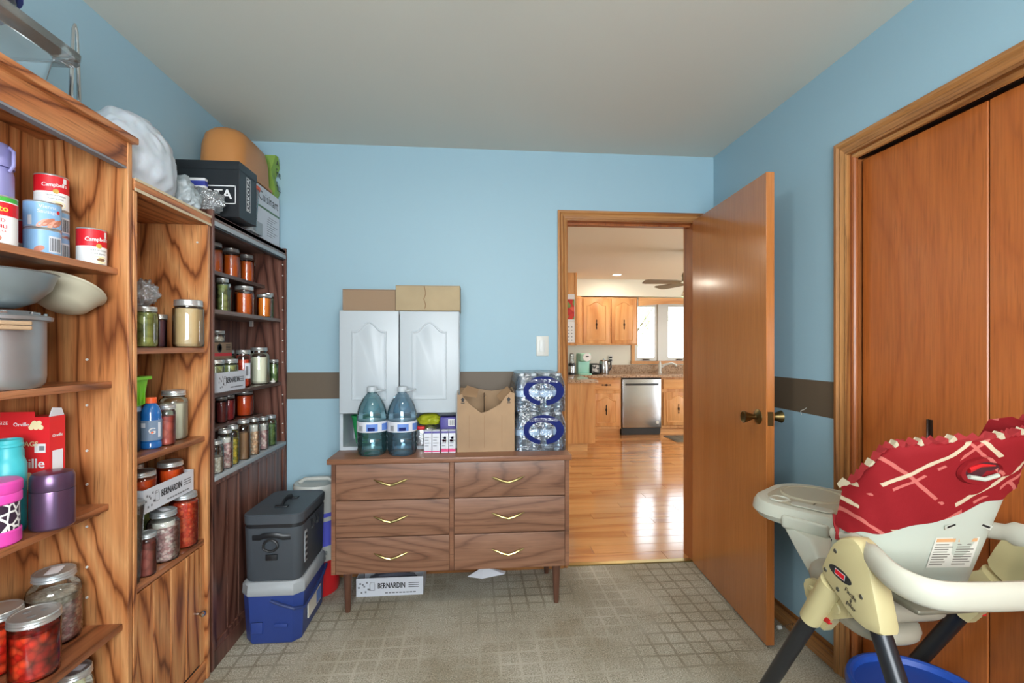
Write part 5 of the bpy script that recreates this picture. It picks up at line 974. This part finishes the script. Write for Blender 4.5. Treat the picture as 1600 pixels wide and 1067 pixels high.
for yv in (-.065, .065): MB().rbox(-.03, .03, yv - .015, yv + .015, .2905, .297, .006, .003, 2).build('handle_patch', 'vinyl_edge', sk)
MB().tube([(-.08, -.178, .195), (-.05, -.182, .195), (-.03, -.19, .205), (0, -.192, .207), (.03, -.19, .205), (.05, -.182, .195), (.08, -.178, .195)], [.012] * 7, 8, True, .25).build('webbing', 'vinyl_edge', sk)
MB().tube([(.0 + .03 * math.cos(a), -.192, .16 + .028 * math.sin(a) + (.0 if math.sin(a) > -.5 else .006)) for a in [i * 2 * PI / 24 for i in range(25)]], .005, 8, False).build('d_ring', 'black_plastic', sk); MB().rbox(-.025, .025, -.184, -.176, .095, .12, .004, .002, 2).build('sewn_patch', 'vinyl_edge', sk)
MB().rbox(.121, .1245, -.13, -.10, .06, .20, .003, .001, 2).build('logo_strip', 'cooler_lid', sk)
for k in range(5): MB().box(.1235, .1255, -.126, -.104, .07 + k * .026, .083 + k * .026).build('logo_mark', 'vinyl_edge', sk)
for k in range(2): MB().tube([(.1255, -.05 + k * .07, .225), (.131, -.045 + k * .07, .20), (.131, -.045 + k * .07, .19), (.126, -.05 + k * .07, .18)], .006, 6, True, .5).build('side_loop', 'vinyl_edge', sk)
# drinks jug in the corner
dj = thing('drink_jug', 'round red, white and blue insulated drink jug in the corner', 'drink jug', (-.822, 2.627, 0)); R = .114
MB().lathe([(0, 0), (R * .95, 0), (R, .012), (R, .17), (R * .99, .18)], seg=36).build('base', 'jug_red', dj); MB().lathe([(R * .985, .178), (R * .985, .262)], seg=36).build('white_band', 'jug_white', dj); MB().lathe([(R, .26), (R, .43)], seg=36).build('blue_band', 'jug_blue', dj); MB().lathe([(R * 1.01, .388), (R * 1.02, .40), (R * 1.01, .41)], seg=36).build('band_rib', 'jug_white', dj)
MB().lathe([(R * .985, .428), (R * .985, .52)], seg=36).build('collar', 'jug_white', dj); MB().lathe([(R * 1.02, .518), (R * 1.03, .53), (R * 1.03, .565), (R * .98, .575), (R * .8, .575), (R * .75, .568), (0, .568)], seg=36).build('lid', 'jug_white', dj); MB().tube([(-.09, 0, .57), (-.06, 0, .59), (.06, 0, .59), (.09, 0, .57)], .01, 8).build('lid_handle', 'jug_white', dj)
MB().lathe([(.01, 0), (.01, .008), (0, .009)], (R * .97 * math.cos(-.9), R * .97 * math.sin(-.9), .225), 12, 'X').build('rivet', 'lid_zinc', dj)

# ================================================================== HIGH CHAIR AND PAIL ON THE RIGHT
hc = thing('high_chair', 'cream plastic high chair with red patterned seat cover before the closet', 'high chair', (1.185, 1.1, 0))
def rails(pts, rad, flat=1.0, seg=14, n=5):
    P = [Vector(p) for p in pts]; out = []
    for i in range(len(P) - 1):
        p0, p1, p2, p3 = P[max(i - 1, 0)], P[i], P[i + 1], P[min(i + 2, len(P) - 1)]
        for k in range(n):
            t = k / n; out.append(.5 * ((2 * p1) + (p2 - p0) * t + (2 * p0 - 5 * p1 + 4 * p2 - p3) * t * t + (3 * p1 - p0 - 3 * p2 + p3) * t ** 3))
    out.append(P[-1]); return MB().tube(out, rad, seg, True, flat)
for s_ in (-1, 1):
    xo = s_ * .235
    fl = MB().tube([(xo, .10, .63), (xo, .472, .004)], .022, 16).build('leg', 'leg_black', hc); MB().tube([(xo, .443, .053), (xo, .4745, .0)], .026, 16).build('foot_cap', 'black_plastic', fl)
    MB().lathe([(.007, 0), (.007, .012), (0, .013)], (xo + (-.022 if s_ < 0 else .022) * 0, .37, .19), 8, 'Y').build('button', 'black_plastic', fl)
    rl_ = MB().tube([(xo - s_ * .004, -.05, .66), (xo - s_ * .004, -.37, .004)], .022, 16).build('leg', 'leg_black', hc); MB().tube([(xo - s_ * .004, -.347, .05), (xo - s_ * .004, -.3715, .0)], .026, 16).build('foot_cap', 'black_plastic', rl_)
    cov = [(0.083, 0.712), (0.062, 0.757), (0.043, 0.791), (0.022, .812), (-0.002, 0.825), (-.022, .829), (-0.041, 0.822), (-0.063, 0.793), (-0.075, 0.755), (-0.084, 0.722), (-0.102, 0.652), (-.101, .640), (-0.09, 0.634), (-0.06, 0.627), (-0.031, 0.630), (0.0, .643), (0.022, 0.659), (0.06, 0.68), (.078, .695)]
    cy, cz = -.01, .725
    rr2 = [[(s_ * (.228 + d), cy + (a - cy) * k, cz + (b - cz) * k) for a, b in cov] for d, k in ((-.012, .96), (-.006, 1.0), (.026, 1.0), (.034, .96), (.036, .88))]
    c1 = MB().loft(rr2).build('side_cover', 'joint_beige', hc)
    br = [(0.198, 0.608), (0.19, .625), (0.177, 0.635), (0.15, .640), (0.125, 0.657), (0.085, 0.684), (0.031, 0.645), (0.036, 0.60), (0.06, .585), (0.085, 0.569), (0.105, .54), (0.12, 0.519), (0.144, 0.523), (0.165, .54), (0.177, 0.558), (0.192, .585)]
    c2 = MB().loft([[(s_ * (.215 + d), a, b) for a, b in br] for d in (-.012, .012)]).build('leg_bracket', 'joint_beige', hc)
    MB().tube([(s_ * .235, .073, .675), (s_ * .235, .158, .532)], [.031, .028], 18).build('leg_sleeve', 'joint_beige', c2)
    MB().lathe([(.014, 0), (.012, s_ * .004), (0, s_ * .005)], (s_ * .227, .165, .605), 14, 'X').build('rivet', 'joint_beige', c2); MB().lathe([(.016, 0), (.014, s_ * .004), (0, s_ * .005)], (s_ * .227, .075, .605), 14, 'X').build('rivet', 'joint_beige', c2)
    MB().box(s_ * .222 if s_ > 0 else -.232, .232 if s_ > 0 else -.222, .095, .125, .550, .562).build('red_release', 'red_bright', c2)
    xs_ = s_ * .2648
    pts = [(xs_, .016 + .036 * math.cos(a), .723 + .006 * math.cos(a) + .014 * math.sin(a)) for a in [k * 2 * PI / 20 for k in range(20)]]
    MB().loft([[(p[0] - s_ * .004, p[1], p[2]) for p in pts], pts]).build('oval_badge', 'black_plastic', c1)
    if s_ < 0:
        dv = Vector((0, -.986, -.164)); uv = Vector((0, -.164, .986)); o = Vector((xs_ - .0006, .016, .723))
        quad('badge_print', 'print_red', c1, [tuple(o - dv * .015 - uv * .006), tuple(o + dv * .015 - uv * .006), tuple(o + dv * .015 + uv * .006), tuple(o - dv * .015 + uv * .006)])
        quad('badge_frame', 'print_white', c1, [tuple(o - dv * .0165 - uv * .0075 + Vector((.0003, 0, 0))), tuple(o + dv * .0165 - uv * .0075 + Vector((.0003, 0, 0))), tuple(o + dv * .0165 + uv * .0075 + Vector((.0003, 0, 0))), tuple(o - dv * .0165 + uv * .0075 + Vector((.0003, 0, 0)))])
        dv = Vector((0, -.93, -.37)); uv = Vector((0, -.37, .93))
        for k, tx in enumerate(('Facile', 'à', 'plier')): text_flat(tx, .0165, Vector((xs_ - .0005, -.018, .690)) - uv * (.0125 * k) + dv * (.006 * k), dv, uv, 'print_black', c1, bold=1)
    for a, b in ((.032, .775), (.066, .712), (-.048, .70), (.024, .682)): MB().lathe([(.006, 0), (.005, s_ * .0015), (0, s_ * .0005)], (s_ * .264, a, b), 10, 'X').build('screw', 'screw', c1)
# rail that loops behind the seat
rails([(-.215, .10, .79), (-.225, .02, .805), (-.245, -.06, .80), (-.262, -.14, .788), (-.235, -.195, .782), (-.16, -.21, .780), (0, -.212, .778), (.16, -.21, .780), (.235, -.195, .782), (.262, -.14, .788), (.245, -.06, .80), (.225, .02, .805), (.215, .10, .79)], [.016] * 5 + [.022] * 5 + [.032] * 46 + [.022] * 0 + [.022] * 4 + [.016] * 1, .6).build('rail', 'rail_white', hc)
# seat shell
SCX = -.07
def shell(t, zz_s, off=0.0):
    ph = t * PI / 2; zt = 1.075 + .04 * t - .11 * max(0, (-t - .6) / .4); zb = .672
    z = zb + (zt - zb) * zz_s; s = (z - zb) / .4
    w = .150 + .018 * s + off; y0 = .0 - .125 * s - off; D = .10
    sn, cs = math.sin(ph), math.cos(ph)
    return (SCX + w * math.copysign(abs(sn) ** .7, sn), y0 + D * (1 - max(0, cs) ** .5) - .16 * w * sn, z)
NT_ = 36
def sheet(f0, f1, off, n=10):
    rings = []
    for k in range(n + 1): rings.append([shell(-1 + 2 * j / NT_, f0(j) + (f1(j) - f0(j)) * k / n, off) for j in range(NT_ + 1)])
    return rings
m = MB(); r_out = sheet(lambda j: 0, lambda j: 1, .0); r_in = sheet(lambda j: 0, lambda j: 1, -.012)
m.loft(r_out, False, False, False); m.loft(r_in[::-1], False, False, False); m.loft([r_out[-1], r_in[-1]], False, False, False); m.loft([r_in[0], r_out[0]], False, False, False)
m.loft([[r[0] for r in r_out], [r[0] for r in r_in]], False, False, False); m.loft([[r[-1] for r in r_out], [r[-1] for r in r_in]], False, False, False)
sh_ = m.build('seat_shell', 'seat_shell', hc)
def s_at(x, z):           # param on the back for a local x, z
    best = None
    for j in range(-100, 101):
        for k in range(0, 101, 2):
            p = shell(j / 100, k / 100); d = (p[0] - x) ** 2 + (p[2] - z) ** 2
            if abs(j) < 60 and (best is None or d < best[0]): best = (d, p)
    return best[1]
lb = []
for x, z in ((-.075, .752), (.035, .752), (.035, .835), (-.075, .835)): p = s_at(x, z); lb.append(Vector((x, p[1] - .002, z)))
quad('warning_label', 'sticker', sh_, [tuple(p) for p in lb])
def on_lb(u, v): return lb[0] * (1 - u) * (1 - v) + lb[1] * u * (1 - v) + lb[2] * u * v + lb[3] * (1 - u) * v + Vector((0, -.0006, 0))
for c in range(2): quad('label_heading', 'sticker_orange', sh_, [tuple(on_lb(a, b)) for a, b in ((.03 + .5 * c, .86), (.46 + .5 * c, .86), (.46 + .5 * c, .97), (.03 + .5 * c, .97))])
for r in range(9):
    for c in range(2):
        wd = .28 + .14 * random.random(); quad('label_line', 'sticker_print', sh_, [tuple(on_lb(a, b)) for a, b in ((.04 + .5 * c, .10 + r * .082), (.04 + .5 * c + wd, .10 + r * .082), (.04 + .5 * c + wd, .135 + r * .082), (.04 + .5 * c, .135 + r * .082))])
for x, z, tl_ in ((-.045, .868, .3), (.036, .866, -.35)):
    p = s_at(x, z); c = Vector((x, p[1] - .001, z)); u = Vector((math.cos(tl_), 0, math.sin(tl_))); v = Vector((-u.z, -.25 * u.x, u.x)); quad('strap_slot_rim', 'tray_white', sh_, [tuple(c + u * a + v * b) for a, b in ((-.02, -.006), (.02, -.006), (.02, .006), (-.02, .006))]); quad('strap_slot', 'black_plastic', sh_, [tuple(c + u * a + v * b + Vector((0, -.0008, 0))) for a, b in ((-.014, -.0025), (.014, -.0025), (.014, .0025), (-.014, .0025))])
# seat cover
def hem(j):
    t = -1 + 2 * j / NT_; p1 = shell(t, 1.0); hz = .83 + .42 * (p1[0] + .225) - .005 * math.sin(j * .8); zb = .672
    return max(.1, min(.93, (hz - zb) / (p1[2] - zb)))
m = MB(); A_ = []
for k in range(11):
    A_.append([shell(-1 + 2 * j / NT_, hem(j) + (1 - hem(j)) * k / 10, .007 + .002 * math.sin(j * 1.1 + k)) for j in range(NT_ + 1)])
top1 = [(x, y + .004, z + .008 + .003 * math.sin(j * 2.3)) for j, (x, y, z) in enumerate(A_[-1])]
inn = [[shell(-1 + 2 * j / NT_, 1 - .06 * k, -.022 - .002 * k) for j in range(NT_ + 1)] for k in range(7)]
m.loft(A_ + [top1] + inn, False, False, False)
cv = m.build('seat_cover', 'red_cloth', hc, sharp=80)
for j in range(0, NT_ - 1, 1):
    p = Vector(top1[j]); q = Vector(top1[j + 1]); mid = (p + q) / 2; d = (q - p); o_ = Vector((0, -.006, .004))
    MB().loft([[tuple(p - o_), tuple(mid + Vector((.004 * math.sin(j * 3), -.008, .010 + .005 * math.sin(j * 1.7)))), tuple(q + o_ * .4), tuple(mid - Vector((0, 0, .004)))], [tuple(p + Vector((0, .014, .004))), tuple(mid + Vector((0, .012, .016))), tuple(q + Vector((0, .014, .002))), tuple(mid + Vector((0, .012, -.004)))]]).build('ruffle', 'red_trim' if j % 4 else 'cream_edge', cv)
p = s_at(-.032, 1.012); c = Vector((-.032, p[1] - .011, 1.012)); tn = Vector((0, -.30, .95)).normalized()
def ell(a, b, d, n=28): return [tuple(c + Vector((a * math.cos(t), 0, 0)) + tn * (b * math.sin(t)) + Vector((0, -d, 0))) for t in [k * 2 * PI / n for k in range(n)]]
MB().loft([ell(.058, .036, -.006), ell(.056, .034, .003), ell(.046, .024, .003), ell(.044, .022, -.003)], False, False).build('handle_hole_rim', 'red_cloth', cv); MB().loft([ell(.046, .024, -.004), ell(.044, .023, -.0025)]).build('handle_hole', 'cloth_dark', cv)
MB().tube([tuple(c + Vector((-.036, -.001, -.012))), tuple(c + Vector((.0, -.003, -.018))), tuple(c + Vector((.036, -.001, -.010)))], .005, 8).build('shell_edge', 'seat_shell', cv); MB().tube([tuple(c + Vector((-.038, .0, .004))), tuple(c + Vector((-.01, -.002, .014))), tuple(c + Vector((.03, 0, .012)))], [.008, .005, .002], 8).build('red_strap', 'red_bright', cv)
m = MB(); m.tube([(SCX - .152, .075, .85), (SCX - .157, .072, .828), (SCX - .156, .07, .805), (SCX - .154, .068, .79)], [.012, .009, .005, .010], 8); m.build('cover_tie', 'red_trim', cv)
# seat pan and foot rest
MB().rbox(SCX - .14, SCX + .10, -.02, .24, .60, .674, .06, .035, 5).build('seat_pan', 'foot_grey', hc); MB().rbox(SCX - .145, SCX + .03, -.03, .16, .556, .602, .08, .022, 6).build('storage_tray', 'foot_grey', hc)
MB().rbox(-.215, .215, .02, .07, .62, .655, .02, .015, 3).build('cross_brace', 'foot_grey', hc)
MB().rbox(SCX - .10, SCX + .14, -.10, .0, .678, .69, .01, .005, 2).build('recline_plate', 'grey_hub', hc)
for s_ in (-1, 1): MB().loft([rrect(s_ * .135 - .022, s_ * .135 + .022, .20, .27, .01, .60, 3), rrect(s_ * .125 - .03, s_ * .125 + .03, .23, .34, .014, .650, 3), rrect(s_ * .09 - .036, s_ * .09 + .036, .30, .45, .014, .691, 3)]).build('tray_post', 'tray_white', hc)
# tray, turned a little to the left of the seat
def trayring(i, z, fr=.12):
    x0, x1, y0, y1 = -.195 + i, .19 - i, -.155 + i * .8, .155 - i; out = []
    for cx, cy, a0, r in ((x1 - .05, y0 + .05, -PI / 2, .05), (x1 - fr, y1 - fr, 0, fr), (x0 + fr, y1 - fr, PI / 2, fr), (x0 + .05, y0 + .05, PI, .05)):
        r = max(r - i * .3, .01)
        for k in range(9): a = a0 + PI / 2 * k / 8; out.append((cx + r * math.cos(a), cy + r * math.sin(a), z))
    return out
tr_ = MB().loft([trayring(.03, .690), trayring(.01, .692), trayring(0, .712), trayring(.002, .735), trayring(.008, .750), trayring(.018, .755), trayring(.03, .753)]).build('tray_base', 'tray_white', hc, (.03, .517, 0)); tr_.rotation_euler = (0, 0, math.radians(35))
MB().loft([trayring(.03, .7535), trayring(.036, .757), trayring(.048, .757), trayring(.06, .7545), trayring(.08, .7545)]).build('tray_insert', 'tray_beige', tr_)
MB().lathe([(.034, .7550), (.032, .7595), (.029, .7595), (.027, .7560), (0, .7555)], (-.115, .055, 0), 24).build('cup_ring', 'tray_white', tr_); MB().rbox(-.158, -.112, -.115, .01, .7545, .7590, .02, .002, 4).build('utensil_well', 'tray_white', tr_)
MB().loft([[(.03 + a * math.cos(t), .0 + b * math.sin(t), z) for t in [k * 2 * PI / 36 for k in range(36)]] for a, b, z in ((.105, .105, .7545), (.10, .10, .760), (.096, .096, .760), (.09, .09, .7555), (.0, .0, .7553))], False, False).build('plate_ring', 'tray_beige', tr_)
MB().rbox(-.205, -.18, -.12, .02, .686, .730, .012, .01, 3).build('tray_grip', 'tray_white', tr_); MB().rbox(-.17, -.10, -.13, -.03, .666, .691, .012, .01, 3).build('release_lever', 'black_plastic', tr_)
# pail under the chair
pl_ = thing('plastic_pail', 'round pail with a blue lid under the high chair', 'pail', (1.195, 1.165, 0)); MB().lathe([(0, 0), (.138, 0), (.142, .006), (.155, .335), (.158, .345)], seg=40).build('pail_body', 'pail_body', pl_)
MB().lathe([(.160, .335), (.168, .338), (.170, .365), (.166, .376), (.158, .378), (.152, .374), (.148, .36), (0, .357)], seg=44).build('lid', 'pail_blue', pl_)
